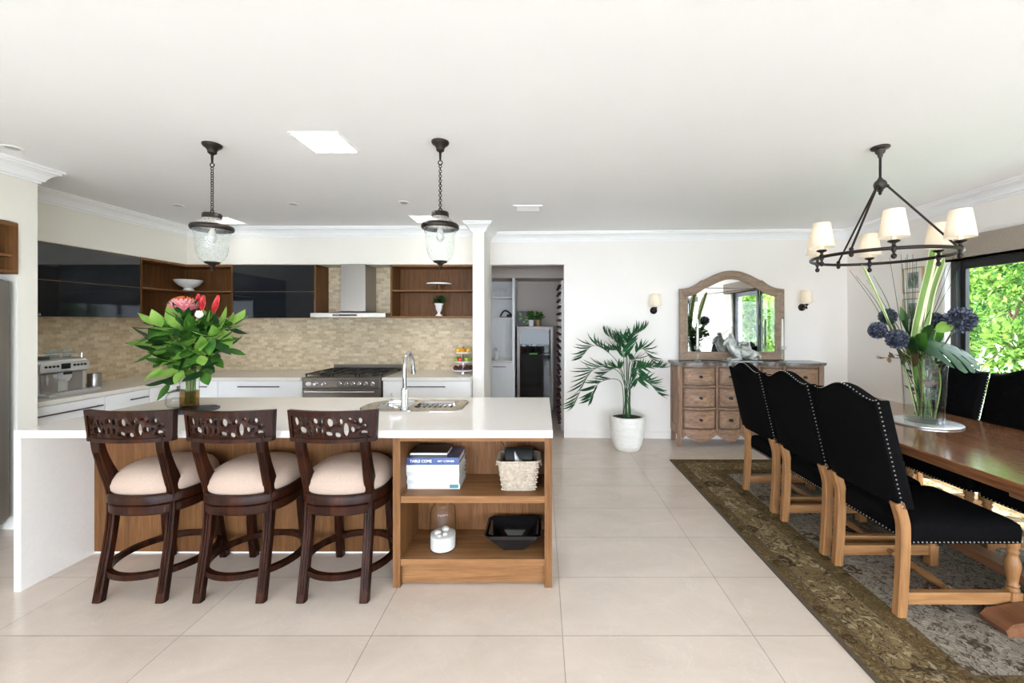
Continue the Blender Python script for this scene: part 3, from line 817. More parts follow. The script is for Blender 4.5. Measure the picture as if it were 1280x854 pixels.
for gx, gy, r in ((-.3, .21, .045), (-.3, .5, .035), (0, .36, .065), (.3, .21, .04), (.3, .5, .045)):
    MB().lathe([(r, .872), (r, .882), (r * .75, .888), (r * .7, .893), (0.001, .895)], 20, (gx, gy, 0)).build('burner', M['blackmetal'], t, 40)
B(-.44, .44, .715, .735, .862, .945, .003).build('backguard', M['cooker_steel'], t)

# range hood
t = thing('range_hood', 'stainless steel chimney range hood above the cooker', 'range hood', (-2.30, 5.404, 1.55))
B(-.445, .445, -.47, -.002, 0, .052, .003).build('canopy', M['steel_x'], t)
mb = MB(); mb.loft([[(-.30, -.40, .052), (.30, -.40, .052), (.30, -.002, .052), (-.30, -.002, .052)], [(-.155, -.34, .075), (.155, -.34, .075), (.155, -.002, .075), (-.155, -.002, .075)]])
mb.build('transition', M['steel'], t)
B(-.152, .152, -.335, -.002, .075, .65, .002).build('chimney', M['steel'], t)
B(-.18, .11, -.473, -.469, .014, .036).build('control_strip', M['black_glass'], t)
B(-.40, .40, -.43, -.04, -.003, .0).build('filter', M['steel_x'], t)

# ================================================================== WALL CABINETS
def flap_unit_left(y0, y1, lab):
    t = thing('wall_cabinet', lab, 'cabinet', (-4.345, y0, 1.545), 0)
    L = y1 - y0
    mb = MB().box(-.298, -.022, 0, L, 0, .018).box(-.298, -.022, 0, L, .636, .654).box(-.298, -.022, 0, .018, .018, .636).box(-.298, -.022, L - .018, L, .018, .636).box(-.298, -.285, .018, L - .018, .018, .636)
    mb.build('carcass', M['walnut_y'], t)
    for a, b in ((0, .317), (.327, .644)):
        d = B(-.02, 0, .002, L - .002, a, b, .001).build('door', M['black_glass'], t)
        B(-.019, .003, .002, L - .002, b, b + .006).build('edge_strip', M['bronze_edge'], d)
flap_unit_left(3.125, 4.505, 'long black glass wall cabinet above the coffee machine')
t = thing('wall_cabinet', 'black glass wall cabinet between corner shelf and range hood', 'cabinet', (-3.786, 5.1, 1.545))
L = 1.02
mb = MB().box(0, L, .022, .302, 0, .018).box(0, L, .022, .302, .636, .654).box(0, .018, .022, .302, .018, .636).box(L - .02, L, .0, .302, .0, .654)
mb.box(.018, L - .02, .29, .302, .018, .636); mb.build('carcass', M['walnut'], t)
for a, b in ((0, .317), (.327, .644)):
    d = B(.002, L - .022, 0, .02, a, b, .001).build('door', M['black_glass'], t)
    B(.002, L - .022, -.003, .019, b, b + .006).build('edge_strip', M['bronze_edge'], d)
# open corner shelf
t = thing('corner_wall_shelf', 'open walnut corner shelf holding a white footed bowl', 'shelf unit', (0, 0, 1.545))
def Lboard(mb, z0, z1):
    poly = [(-4.645, 4.508), (-4.345, 4.508), (-4.345, 5.06), (-4.333, 5.088), (-4.305, 5.10), (-3.79, 5.10), (-3.79, 5.404), (-4.645, 5.404)]
    mb.prism_z(poly, z0, z1)
mb = MB(); Lboard(mb, .629, .654); mb.build('top_board', M['walnut_x'], t)
mb = MB(); Lboard(mb, .315, .333); mb.build('shelf', M['walnut_x'], t)
mb = MB(); Lboard(mb, 0, .02); mb.build('bottom_board', M['walnut_x'], t)
B(-4.644, -4.634, 4.526, 5.404, .02, .629).build('back_panel', M['walnut'], t)
B(-4.634, -3.808, 5.394, 5.404, .02, .629).build('back_panel', M['walnut'], t)
B(-4.634, -4.345, 4.508, 4.526, .02, .629).build('side_panel', M['walnut'], t)
B(-3.808, -3.79, 5.10, 5.394, .02, .629).build('side_panel', M['walnut'], t)
# right open shelf
t = thing('open_wall_shelf', 'open walnut wall shelf right of the range hood', 'shelf unit', (-1.854, 5.1, 1.545))
L = 1.05
B(0, .022, 0, .304, 0, .654).build('side_panel', M['walnut'], t)
B(L - .012, L, 0, .304, 0, .654).build('side_panel', M['walnut'], t)
B(.022, L - .012, 0, .304, .63, .654).build('top_board', M['walnut_x'], t)
B(.022, L - .012, .01, .292, .325, .343).build('shelf', M['walnut_x'], t)
B(.022, L - .012, 0, .304, 0, .022).build('bottom_board', M['walnut_x'], t)
B(.022, L - .012, .292, .304, .022, .63).build('back_panel', M['walnut'], t)

# items on shelves
mb = MB().lathe([(.055, 0), (.06, .012), (.045, .035), (.052, .042), (.10, .07), (.135, .108), (.152, .138), (.147, .140), (.128, .11), (.09, .078), (.03, .06), (.001, .058)], 32)
single(mb, 'footed_bowl', M['ceramic'], 'white footed bowl on the corner wall shelf above the flowers', 'bowl', (-4.42, 5.21, 1.879), smooth=50)
t = thing('cake_stand', 'white topped cake stand with wooden foot on the upper right shelf', 'cake stand', (-1.29, 5.24, 1.889))
MB().lathe([(.155, .075), (.158, .078), (.158, .09), (.15, .092), (.001, .09)], 32).build('plate', M['ceramic'], t, 40)
MB().lathe([(.06, 0), (.06, .008), (.035, .015), (.028, .04), (.03, .07), (.04, .075)], 20).build('pedestal', M['walnut'], t, 40)
t = thing('urn_planter', 'small white urn with a clipped green plant on the lower right shelf', 'potted plant', (-1.29, 5.23, 1.568))
MB().lathe([(.042, 0), (.042, .012), (.03, .02), (.018, .035), (.018, .05), (.032, .07), (.042, .1), (.044, .13), (.055, .15), (.058, .158), (.05, .16), (.04, .15)], 20).build('urn', M['ceramic'], t, 50)
mb = MB()
for k in range(220):
    a = random.uniform(0, 2 * PI); c = random.uniform(-.2, 1); s = math.sqrt(1 - c * c); r = random.uniform(.03, .075)
    mb.leaf((r * s * math.cos(a), r * s * math.sin(a) * .9, .175 + r * c * .9), (s * math.cos(a), s * math.sin(a), c + .2), (random.random(), random.random(), 1), .03, .016, .3, 2)
mb.build('foliage', M['leaf_dark'], t)

# fruit stand
t = thing('tiered_fruit_stand', 'three tier white stand of fruit on the counter by the column', 'fruit stand', (-.965, 5.12, .87))
mb = MB().lathe([(.05, 0), (.05, .01), (.012, .02), (.007, .03), (.007, .30), (.012, .31), (.001, .33)], 16); mb.build('pole', M['chrome'], t, 50)
for z, r in ((.02, .135), (.125, .118), (.235, .10)):
    MB().lathe([(r * .6, z), (r * .92, z + .006), (r, z + .022), (r * .985, z + .023), (r * .88, z + .012), (.012, z + .010)], 28).build('tier', M['ceramic'], t, 40)
def fruit(name, lab, cat, mat, x, y, z, r, grp, stem=True):
    tt = thing(name, lab, cat, (-.965 + x, 5.12 + y, .87 + z), random.uniform(0, 6), grp)
    MB().lathe([(.001, .08 * r), (.35 * r, 0), (.75 * r, .25 * r), (r, .85 * r), (.93 * r, 1.3 * r), (.6 * r, 1.75 * r), (.22 * r, 1.86 * r), (.001, 1.78 * r)], 16).build('flesh', mat, tt, 180)
    if stem: MB().tube([(0, 0, 1.76 * r), (.1 * r, 0, 2.1 * r)], .003, 6).build('stalk', M['brownstem'], tt)
for i in range(5):
    a = R(200 + i * 72); fruit('orange', 'orange on the top tier of the fruit stand', 'fruit', M['orange'] if i % 2 else M['lemon'], .062 * math.cos(a), .062 * math.sin(a), .2465, .032, 'citrus on the top tier', False)
for i in range(6):
    a = R(250 + i * 60); red = i in (0, 3)
    fruit('apple', ('red' if red else 'green') + ' apple on the middle tier of the fruit stand', 'fruit', M['apple_red'] if red else M['apple_green'], .08 * math.cos(a), .08 * math.sin(a), .1365, .032, 'apples on the middle tier')
for i in range(8):
    a = R(255 + i * 45); fruit('plum', 'dark plum on the bottom tier of the fruit stand', 'fruit', M['apple_red'] if i == 5 else M['plum'], .098 * math.cos(a), .098 * math.sin(a), .0325, .029, 'plums on the bottom tier')

# ================================================================== COFFEE CORNER
t = thing('coffee_machine', 'silver automatic coffee machine on the left worktop', 'coffee machine', (-4.10, 3.385, .87))
# local: +x faces the room, y along the wall (0..0.37)
Lc = .37
poly = [(-.36, .02), (-.02, .02), (-.02, .19), (.01, .205), (.02, .22), (.02, .265), (-.015, .30), (-.06, .312), (-.36, .312)]
MB().poly_prism(poly, lambda x, z: (x, 0, z), lambda x, z: (x, Lc, z)).build('housing', M['grey_plastic'], t, 30)
MB().poly_prism([(-.365, .0), (-.04, .0), (-.04, .2), (-.01, .215), (-.02, .3), (-.07, .308), (-.365, .308)], lambda x, z: (x, -.012, z), lambda x, z: (x, -.0005, z)).build('side_panel', M['dark_plastic'], t)
fr = B(.006, .024, .004, Lc - .004, .205, .285, .007).build('control_fascia', M['grey_plastic'], t, 40)
B(.022, .027, .145, .215, .225, .272, .002).build('display', M['screen'], fr)
for k in range(4):
    for y0 in (.035, .245):
        mb = MB().lathe([(.010, 0), (.010, .006), (.006, .008)], 14, (.023, y0 + k * .028, .252), 'X'); mb.build('button', M['black'], fr, 40)
mb = MB().box(-.02, .03, .15, .225, .135, .20, .006).box(.0, .034, .17, .205, .12, .14, .004); mb.build('coffee_spout', M['grey_plastic'], t)
B(.028, .034, .155, .22, .175, .198, .004).build('spout_badge', M['black'], t)
B(-.018, -.008, .03, .15, .03, .19, .003).build('front_panel', M['steel'], t)
B(-.018, -.008, .23, .34, .03, .19, .003).build('front_panel', M['steel'], t)
MB().tube(spline([(-.005, .045, .19), (.02, .045, .17), (.022, .045, .13), (.02, .047, .10)], 5), .006, 8).build('steam_wand', M['chrome'], t, 50)
mb = MB().box(-.36, .07, .02, Lc, 0, .02, .004).box(-.02, .075, .07, Lc + .05, .005, .034, .004); mb.build('drip_tray', M['grey_plastic'], t)
mb = MB()
for k in range(9): mb.box(.0, .068, .085 + k * .034, .098 + k * .034, .034, .037)
mb.build('grille', M['chrome'], t)
mb = MB().box(-.33, -.05, .0, .13, .312, .335, .006); mb.build('bean_lid', M['dark_plastic'], t)
mb = MB().tube([(-.33, .01, .35), (-.04, .01, .35), (-.04, .36, .35), (-.33, .36, .35)], .005, 8)
for q in ((-.33, .01), (-.04, .01), (-.04, .36), (-.33, .36)): mb.tube([(q[0], q[1], .31), (q[0], q[1], .35)], .004, 6)
mb.build('cup_rail', M['chrome'], t, 50)
for i, (y, lab) in enumerate(((3.55, 'clear glass cup on top of the coffee machine, nearer the bean lid'), (3.615, 'clear glass cup on the coffee machine, second from the bean lid'), (3.68, 'clear glass cup on the coffee machine, furthest from the bean lid'))):
    t = thing('glass_cup', lab, 'cup', (-4.2 - .03 * (i % 2), y, 1.1825), 0, 'glass cups on the coffee machine')
    MB().lathe([(.02, 0), (.026, .004), (.031, .04), (.034, .075), (.032, .075), (.028, .04), (.023, .008), (.001, .007)], 20).build('bowl', M['seeded'], t, 50)
    MB().torus((.0, .042, .04), .018, .004, 14, 6, 'X').build('handle', M['seeded'], t, 60)
mb = MB().lathe([(.046, 0), (.05, .004), (.05, .14), (.048, .145), (.046, .145), (.046, .01), (.001, .01)], 28)
single(mb, 'steel_canister', M['steel'], 'small steel canister right of the coffee machine', 'canister', (-4.19, 3.90, .87), smooth=40)

# fridge
t = thing('refrigerator', 'stainless steel refrigerator at the left edge of the picture, under the wooden niche', 'refrigerator', (-3.80, 2.06, 0))
B(-.72, -.03, 0, .90, .06, 1.80, .004).build('body', M['steel'], t)
for a, b in ((.003, .447), (.453, .897)):
    d = B(-.03, .015, a, b, .1, 1.79, .006).build('door', M['steel'], t)
    y = b - .05 if a < .1 else a + .05
    MB().tube([(.015, y, .7), (.05, y, .72), (.05, y, 1.5), (.015, y, 1.52)], .01, 10).build('handle', M['chrome'], d, 50)
B(-.70, -.06, .01, .89, 0, .06).build('plinth', M['dark_plastic'], t)
t = thing('wine_niche', 'walnut framed open niche above the refrigerator', 'shelf unit', (-3.78, 2.04, 1.84))
L = .955
for a in ((0, L, 0, .025), (0, L, .34, .365)): B(-.5, .012, a[0], a[1], a[2], a[3]).build('board', M['walnut_y'], t)
for a in ((0, .03), (L - .03, L), (.46, .485)): B(-.5, .012, a[0], a[1], .025, .34).build('upright', M['walnut'], t)
B(-.5, -.49, .03, L - .03, .025, .34).build('back_panel', M['walnut'], t)
B(-.49, .008, .485, L - .03, .12, .14).build('shelf', M['walnut_y'], t)
def bottle_mb(s=1.):
    return MB().lathe([(.001, 0), (.034, 0), (.037, .01), (.037, .19), (.03, .215), (.015, .24), (.0135, .30), (.001, .30)], 16)
t = thing('wine_bottle', 'dark wine bottle lying in the walnut niche above the refrigerator', 'bottle', (-4.12, 2.88, 2.0025 - .0), 0)
mb = MB().lathe([(.001, 0), (.034, 0), (.036, .01), (.036, .19), (.03, .215), (.0145, .24), (.0135, .30), (.001, .30)], 16, (0, 0, .036 - .021), 'X'); mb.build('glass', M['bottle_glass'], t, 50)
mb = MB().lathe([(.0155, .245), (.015, .303), (.001, .304)], 14, (0, 0, .015), 'X'); mb.build('foil', M['bottle_foil'], t, 50)

# ================================================================== PANTRY
t = thing('pantry_cabinet', 'white pantry unit with open shelves left of the drinks fridge', 'cabinet', (-1.295, 6.7, 0))
L = .862
B(0, L - .04, .02, .595, .08, .83).build('carcass', M['white_cab'], t)
B(0, L - .04, .06, .58, 0, .08).build('plinth', M['white_cab'], t)
for a, b in ((0, .405), (.41, L - .042)):
    d = B(a, b, 0, .02, .09, .825, .002).build('door', M['white_cab'], t)
    mb = MB().box(a + .1, b - .1, -.025, -.015, .765, .777); mb.box(a + .12, a + .13, -.02, 0, .766, .776); mb.box(b - .13, b - .12, -.02, 0, .766, .776); mb.build('handle', M['handle'], d)
B(0, L - .04, -.01, .595, .83, .87, .002).build('worktop', M['stone_kitchen'], t)
B(L - .04, L, 0, .595, 0, 2.198).build('end_panel', M['trim'], t)
for z in (1.54, 1.885): B(0, L - .04, .15, .595, z, z + .025).build('shelf', M['trim'], t)
B(0, L - .04, .585, .595, .87, 2.198).build('back_panel', M['trim'], t)
for i, (x, y, z) in enumerate(((-.78, 6.98, 1.911), (-.62, 7.02, 1.911), (-.69, 6.9, 1.911))):
    mb = MB().lathe([(.03, 0), (.03, .003), (.004, .008), (.004, .08), (.02, .095), (.034, .13), (.03, .17), (.0285, .17), (.032, .13), (.018, .098), (.001, .09)], 18)
    single(mb, 'wine_glass', M['clear'], 'clear wine glass on the top white pantry shelf', 'glass', (x, y, z), 0, 'wine glasses on the pantry shelf', 50)
t = thing('black_ornament', 'small black ornament on the lower white pantry shelf', 'ornament', (-.60, 6.96, 1.566))
mb = MB().box(-.1, .1, -.05, .05, 0, .012, .004).box(.02, .085, -.035, .035, .012, .055, .01); mb.build('base', M['black'], t)
MB().tube(spline([(-.09, 0, .02), (-.05, 0, .09), (.0, 0, .115), (.06, 0, .08), (.1, 0, .03)], 6), .014, 8).build('arch', M['black'], t, 50)
t = thing('soap_bottle', 'white pump bottle on the pantry worktop', 'bottle', (-.74, 6.85, .871))
MB().lathe([(.034, 0), (.038, .01), (.038, .1), (.025, .13), (.012, .14), (.012, .155)], 18).build('bottle', M['ceramic'], t, 50)
MB().tube([(0, 0, .15), (0, 0, .19), (-.035, 0, .188)], .006, 8).build('pump', M['chrome'], t)

t = thing('drinks_fridge', 'tall glass door drinks fridge in the pantry doorway', 'drinks fridge', (-.40, 6.72, 0))
W = .59
mb = MB().box(0, .03, .05, .55, .06, 1.42).box(W - .03, W, .05, .55, .06, 1.42).box(.03, W - .03, .05, .55, 1.38, 1.42).box(.03, W - .03, .05, .55, .06, .16).box(.03, W - .03, .52, .55, .16, 1.38)
mb.build('cabinet', M['fridge_dark'], t)
mb = MB().box(0, .05, 0, .045, .08, 1.42, .003).box(W - .05, W, 0, .045, .08, 1.42, .003).box(.05, W - .05, 0, .045, 1.365, 1.42, .003).box(.05, W - .05, 0, .045, .08, .15, .003)
d = mb.build('door_frame', M['fridge_steel'], t)
B(.05, W - .05, .02, .026, .15, 1.365).build('door_glass', M['fridge_glass'], d)
MB().tube([(W - .03, -.002, .55), (W - .03, -.04, .56), (W - .03, -.04, 1.15), (W - .03, -.002, 1.16)], .009, 10).build('handle', M['steel'], d, 50)
for z in (.36, .54, .70, .95): B(.035, W - .035, .06, .51, z, z + .012).build('shelf', M['fridge_steel'], t)
for k in range(4):
    z = .965 - .0 if k == 9 else (.40 + k * .0)
mb = MB()
for k in range(4): mb.box(.045, W - .045, .055, .065, .17 + k * .17 + .02, .17 + k * .17 + .10)
mb.build('drawer_front', M['fridge_dark'], t)
B(.20, .33, .046, .052, .965, .985).build('readout', M['ledgreen'], t)
for x in (.04, W - .08):
    for y in (.07, .5): B(x, x + .04, y - .02, y + .02, 0, .06).build('foot', M['black'], t)
for i, x in enumerate((-.30, -.20, -.10, .0)):
    mb = MB().lathe([(.001, 0), (.033, 0), (.033, .15), (.03, .16), (.028, .165), (.001, .165)], 16)
    single(mb, 'drink_can', M['redprint'] if i == 0 else M['steel'], ('red' if i == 0 else 'silver') + ' drink can behind the drinks fridge glass', 'can', (x, 6.95, .963), 0, 'cans in the drinks fridge', 40)
# things on the drinks fridge
t = thing('leaf_picture', 'small dark picture of green leaves standing on the drinks fridge', 'picture', (-.27, 6.93, 1.421))
B(-.125, .125, 0, .018, 0, .25).build('board', M['black'], t)
mb = MB()
for k in range(9):
    a = random.uniform(0, 2 * PI)
    mb.leaf((random.uniform(-.08, .08), -.002, random.uniform(.05, .18)), (math.cos(a), 0, math.sin(a)), (0, -1, 0), random.uniform(.05, .08), .035, 0, 4, .02)
mb.build('leaf_print', M['leaf_light'], t)
for (x, lab, mt, s) in ((-.17, 'cream pot with leafy plant on the drinks fridge', 'ceramic', 1.), (-.055, 'brass pot with leafy plant on the drinks fridge', 'gold', .95)):
    t = thing('potted_plant', lab, 'potted plant', (x, 6.80, 1.421), 0, 'pot plants on the drinks fridge')
    MB().lathe([(.036, 0), (.042, .01), (.046, .10), (.048, .105), (.042, .105), (.04, .09), (.001, .085)], 20).build('pot', M[mt], t, 50)
    mb = MB()
    for k in range(26):
        a = random.uniform(0, 2 * PI); e = random.uniform(.3, 1.3)
        d = Vector((math.cos(a) * math.cos(e), math.sin(a) * math.cos(e), math.sin(e))); L = random.uniform(.04, .13)
        mb.tube([(0, 0, .085), Vector((0, 0, .09)) + d * L], .0018, 4)
        mb.leaf(Vector((0, 0, .09)) + d * L, d + Vector((0, 0, -.3)), (0, 0, 1), .075, .042, .6, 4)
    mb.build('foliage', M['leaf'], t)
# wine rack on the right pantry wall
t = thing('wine_rack', 'tall white wall rack of wine bottles inside the pantry doorway', 'wine rack', (.27, 5.72, 0))
mb = MB()
NR, NC = 21, 6
for r in range(NR + 1): mb.box(.0, .178, 0, 1.0, r * .098, r * .098 + .008)
for c in range(NC + 1):
    y = c * (1.0 - .012) / NC
    mb.box(.002, .178, y, y + .012, .008, NR * .098)
mb.build('lattice', M['rack_white'], t)
proto = None
for r in range(NR):
    for c in range(NC):
        if (r * 7 + c * 5) % 9 == 0: continue
        y = 5.72 + (c + .5) * (1.0 - .012) / NC + .006; z = r * .098 + .008 + .0375
        loc = (.405, y, z)
        lab = 'dark wine bottle lying neck out in the white pantry rack'
        if proto is None:
            proto = thing('wine_bottle', lab, 'bottle', loc, 0, 'bottles in the pantry wine rack')
            MB().lathe([(.001, 0), (.034, 0), (.037, -.01), (.037, -.10), (.03, -.118), (.014, -.135), (.013, -.165), (.001, -.165)], 12, axis='X').build('glass', M['bottle_glass'], proto, 50)
            MB().lathe([(.015, -.14), (.0155, -.17), (.001, -.171)], 12, axis='X').build('foil', M['bottle_foil'], proto, 50)
        else: dup(proto, loc)
# ================================================================== BAR STOOLS
def superel(rx, ry, n=40, e=2.6, cy=0.):
    pts = []
    for i in range(n):
        a = 2 * PI * i / n; c, s = math.cos(a), math.sin(a)
        pts.append((rx * abs(c) ** (2 / e) * (1 if c >= 0 else -1), cy + ry * abs(s) ** (2 / e) * (1 if s >= 0 else -1)))
    return pts
def make_stool(lab, loc):
    t = thing('bar_stool', lab, 'bar stool', loc, 0, 'bar stools along the island')
    esp = M['espresso']
    for s in (-1, 1):
        p = spline([(s * .168, -.225, 0), (s * .167, -.196, .16), (s * .165, -.165, .34), (s * .165, -.148, .50), (s * .166, -.150, .60), (s * .170, -.188, .71), (s * .172, -.222, .82), (s * .172, -.230, .90)], 5)
        n = len(p) - 1
        ds = [.040 + .026 * math.exp(-((i / n - .58) / .16) ** 2) for i in range(n + 1)]
        mb = MB().bar(p, .046, ds, (1, 0, 0), 1)
        # reeded grooves on the rear face
        for gx in (-.010, .004):
            q = [(x + gx, y - d_ / 2 - .001, z) for (x, y, z), d_ in list(zip(p, ds))[2:-6]]
            mb.bar([(a + .003, b, c) for a, b, c in q], .007, .006, (1, 0, 0))
        mb.build('leg', esp, t, 35)
        p = spline([(s * .172, .215, 0), (s * .166, .185, .16), (s * .160, .165, .32), (s * .158, .155, .47)], 6)
        MB().bar(p, .042, .045, (1, 0, 0), 1).build('leg', esp, t, 35)
    a = superel(.232, .222); b = superel(.226, .216); c_ = superel(.238, .228)
    def ring(poly, z): return [(x, y, z) for x, y in poly]
    mb = MB(); mb.loft([ring(b, .455), ring(a, .462), ring(a, .503), ring(b, .508)])
    mb.build('seat_frame', esp, t, 35)
    mb = MB(); mb.loft([ring(b, .511), ring(c_, .516), ring(c_, .552), ring(a, .563)])
    mb.build('swivel_rail', esp, t, 35)
    mb = MB(); rr = []
    for s, z in ((.93, .560), (.985, .575), (1.0, .60), (.97, .632), (.88, .662), (.72, .685), (.5, .698), (.25, .703)):
        rr.append([(x * s, y * s, z) for x, y in superel(.228, .218)])
    mb.loft(rr); mb.build('seat_cushion', M['cushion'], t, 180)
    # foot ring
    mb = MB(); n = 48; rings = []
    for i in range(n):
        ang = 2 * PI * i / n; c, s = math.cos(ang), math.sin(ang)
        rings.append([(c * r * 1.02, s * r - .003, z) for r, z in ((.252, .128), (.252, .158), (.226, .160), (.226, .126))])
    vr = [[mb.vert(p) for p in r] for r in rings]
    for i in range(n):
        a_, b_ = vr[i], vr[(i + 1) % n]
        for k in range(4): mb.face([a_[k], a_[(k + 1) % 4], b_[(k + 1) % 4], b_[k]])
    mb.build('footrest', esp, t, 35)
    # curved back rail with pierced fretwork
    z0, z1, hw = .862, 1.028, .2275
    def arcy(x): return -.262 + .95 * x * x
    def pt(x, z, off): return (x * (1 + .05 * (z - z0) / (z1 - z0)), arcy(x) - .05 * (z - z0) + off, z)
    mb = MB()
    def strip(xa, xb, za, zb, th, nx=24):
        xs = [xa + (xb - xa) * i / nx for i in range(nx + 1)]
        rings = [[pt(x, za, -th / 2), pt(x, za, th / 2), pt(x, zb, th / 2), pt(x, zb, -th / 2)] for x in xs]
        mb.loft(rings)
    strip(-hw, hw, z0, z0 + .022, .036); strip(-hw, hw, z1 - .026, z1, .032)
    strip(-hw, -hw + .020, z0 + .022, z1 - .026, .032, 3); strip(hw - .020, hw, z0 + .022, z1 - .026, .032, 3)
    back = mb.build('backrest', esp, t, 35)
    holes = [(165, 295, 34, 55), (260, 405, 48, 42), (290, 295, 14, 34), (375, 412, 15, 38), (440, 285, 32, 34), (450, 405, 19, 42), (525, 292, 16, 34), (525, 412, 17, 36), (630, 303, 38, 50), (615, 445, 42, 28), (725, 462, 36, 32),
             (765, 292, 23, 36), (825, 395, 32, 82), (905, 395, 25, 36), (870, 258, 20, 16), (990, 282, 24, 34), (1047, 345, 15, 18), (1040, 440, 35, 30), (927, 290, 13, 13), (145, 405, 14, 16), (975, 382, 11, 13), (350, 315, 10, 18), (700, 330, 10, 14), (215, 260, 9, 12), (335, 470, 9, 10), (230, 330, 9, 14)]
    H = []
    for hx, hy, rx, ry in holes:
        u = (hx - 30) / 1170; x = (u - .5) * .47
        zz = z1 - (hy + 12 * (1 - 4 * (u - .5) ** 2) * -1 - 150) / 400 * (z1 - z0)
        H.append((x, zz, rx / 1170 * .47 * 1.22, ry / 400 * (z1 - z0) * 1.08))
    nx, nz = 132, 36
    xa, xb, za, zb = -hw + .016, hw - .016, z0 + .018, z1 - .022
    def hole_at(x, z):
        for q in H:
            if ((x - q[0]) / q[2]) ** 2 + ((z - q[1]) / q[3]) ** 2 < 1: return q
        return None
    mb = MB(); cx = (xb - xa) / nx; cz = (zb - za) / nz
    keep = {}
    for i in range(nx):
        for j in range(nz):
            if not hole_at(xa + (i + .5) * cx, za + (j + .5) * cz): keep[(i, j)] = 1
    vf = {}; vb = {}
    def gv(i, j):
        if (i, j) not in vf:
            x = xa + i * cx; z = za + j * cz
            nb = [(i + a, j + b) in keep for a in (-1, 0) for b in (-1, 0)]
            rim = 0
            best = min(((abs(math.sqrt(((x - q[0]) / q[2]) ** 2 + ((z - q[1]) / q[3]) ** 2) - 1) * min(q[2], q[3]), q) for q in H), key=lambda w: w[0])
            if not all(nb) and 0 < i < nx and 0 < j < nz:
                q = best[1]; k = math.sqrt(((x - q[0]) / q[2]) ** 2 + ((z - q[1]) / q[3]) ** 2)
                if best[0] < .004 and k > .1: x = q[0] + (x - q[0]) / k; z = q[1] + (z - q[1]) / k
            if best[0] < .0055: rim = .003
            vf[(i, j)] = mb.vert(pt(x, z, -.007 - rim)); vb[(i, j)] = mb.vert(pt(x, z, .007 + rim))
        return (i, j)
    for (i, j) in keep:
        k = [gv(i, j), gv(i + 1, j), gv(i + 1, j + 1), gv(i, j + 1)]
        mb.face([vf[q] for q in k]); mb.face([vb[q] for q in k[::-1]])
        for (di, dj), (a_, b_) in (((0, -1), (0, 1)), ((1, 0), (1, 2)), ((0, 1), (2, 3)), ((-1, 0), (3, 0))):
            if (i + di, j + dj) not in keep:
                mb.face([vf[k[b_]], vf[k[a_]], vb[k[a_]], vb[k[b_]]])
    mb.build('fretwork', esp, back, 40)
    return t
st = make_stool('dark carved bar stool nearest the white waterfall panel', (-2.20, 2.45, 0))
dup(st, (-1.667, 2.45, 0), 0, 'dark carved bar stool in the middle of the row of three')
dup(st, (-1.115, 2.45, 0), 0, 'dark carved bar stool beside the open walnut bookshelf')

# ================================================================== SHELF CONTENTS OF THE ISLAND
def text(body, size, mat, parent, loc, rot=(PI / 2, 0, 0), name='lettering', sx=1.):
    c = bpy.data.curves.new(name, 'FONT'); c.body = body; c.size = size; c.extrude = .0003; c.align_x = 'LEFT'; c.align_y = 'CENTER'
    c.materials.append(mat)
    o = bpy.data.objects.new(name, c); COL.objects.link(o)
    dg = bpy.context.evaluated_depsgraph_get()
    me = bpy.data.meshes.new_from_object(o.evaluated_get(dg)); me.name = name
    bpy.data.objects.remove(o)
    o = bpy.data.objects.new(name, me); COL.objects.link(o); o.parent = parent; o.location = loc; o.rotation_euler = rot; o.scale = (sx, 1, 1)
    return o
z = .5135
def book(lab, x0, x1, y0, y1, h, cov, extra=None, rz=0, spine=True):
    global z
    t = thing('book', lab, 'book', ((x0 + x1) / 2, (y0 + y1) / 2, z), rz, 'books stacked on the island shelf')
    w, d = (x1 - x0) / 2, (y1 - y0) / 2; c = min(.0035, h * .18)
    mb = MB().box(-w, w, -d, d, 0, c).box(-w, w, -d, d, h - c, h).box(-w, w, -d, -d + .004, c, h - c)
    mb.build('cover', M[cov], t)
    B(-w + .005, w - .005, -d + .004, d - .006, c, h - c).build('pages', M['page'], t)
    z += h + .0004
    return t, w, d, h
b, w, d, h = book('bottom white book with teal block at the right of its spine', -.790, -.482, 2.45, 2.665, .030, 'book_white')
B(w - .06, w - .008, -d - .0006, -d, .005, .026).build('spine_block', M['teal'], b)
b, w, d, h = book('white book second from the bottom of the stack on the island shelf', -.795, -.488, 2.452, 2.66, .022, 'book_grey')
b, w, d, h = book('white book third from the bottom of the stack on the island shelf', -.792, -.486, 2.45, 2.665, .026, 'book_white')
b, w, d, h = book('pale grey book fourth from the bottom of the stack on the island shelf', -.796, -.484, 2.448, 2.668, .022, 'book_grey')
b, w, d, h = book('thick white book directly under the blue book', -.798, -.486, 2.447, 2.668, .040, 'book_white')
b, w, d, h = book('blue book with white lettering near the top of the stack', -.796, -.488, 2.45, 2.662, .042, 'book_blue')
text('TABLE COME', .023, M['print'], b, (-w + .02, -d - .0006, h / 2), sx=.95); text('ART CORNER', .016, M['print'], b, (w - .125, -d - .0006, h / 2))
b, w, d, h = book('small black topped book lying on the blue book', -.775, -.558, 2.455, 2.62, .028, 'book_black')
B(-w, w, -d - .0005, -d + .002, h * .55, h * .9).build('spine_band', M['book_white'], b)

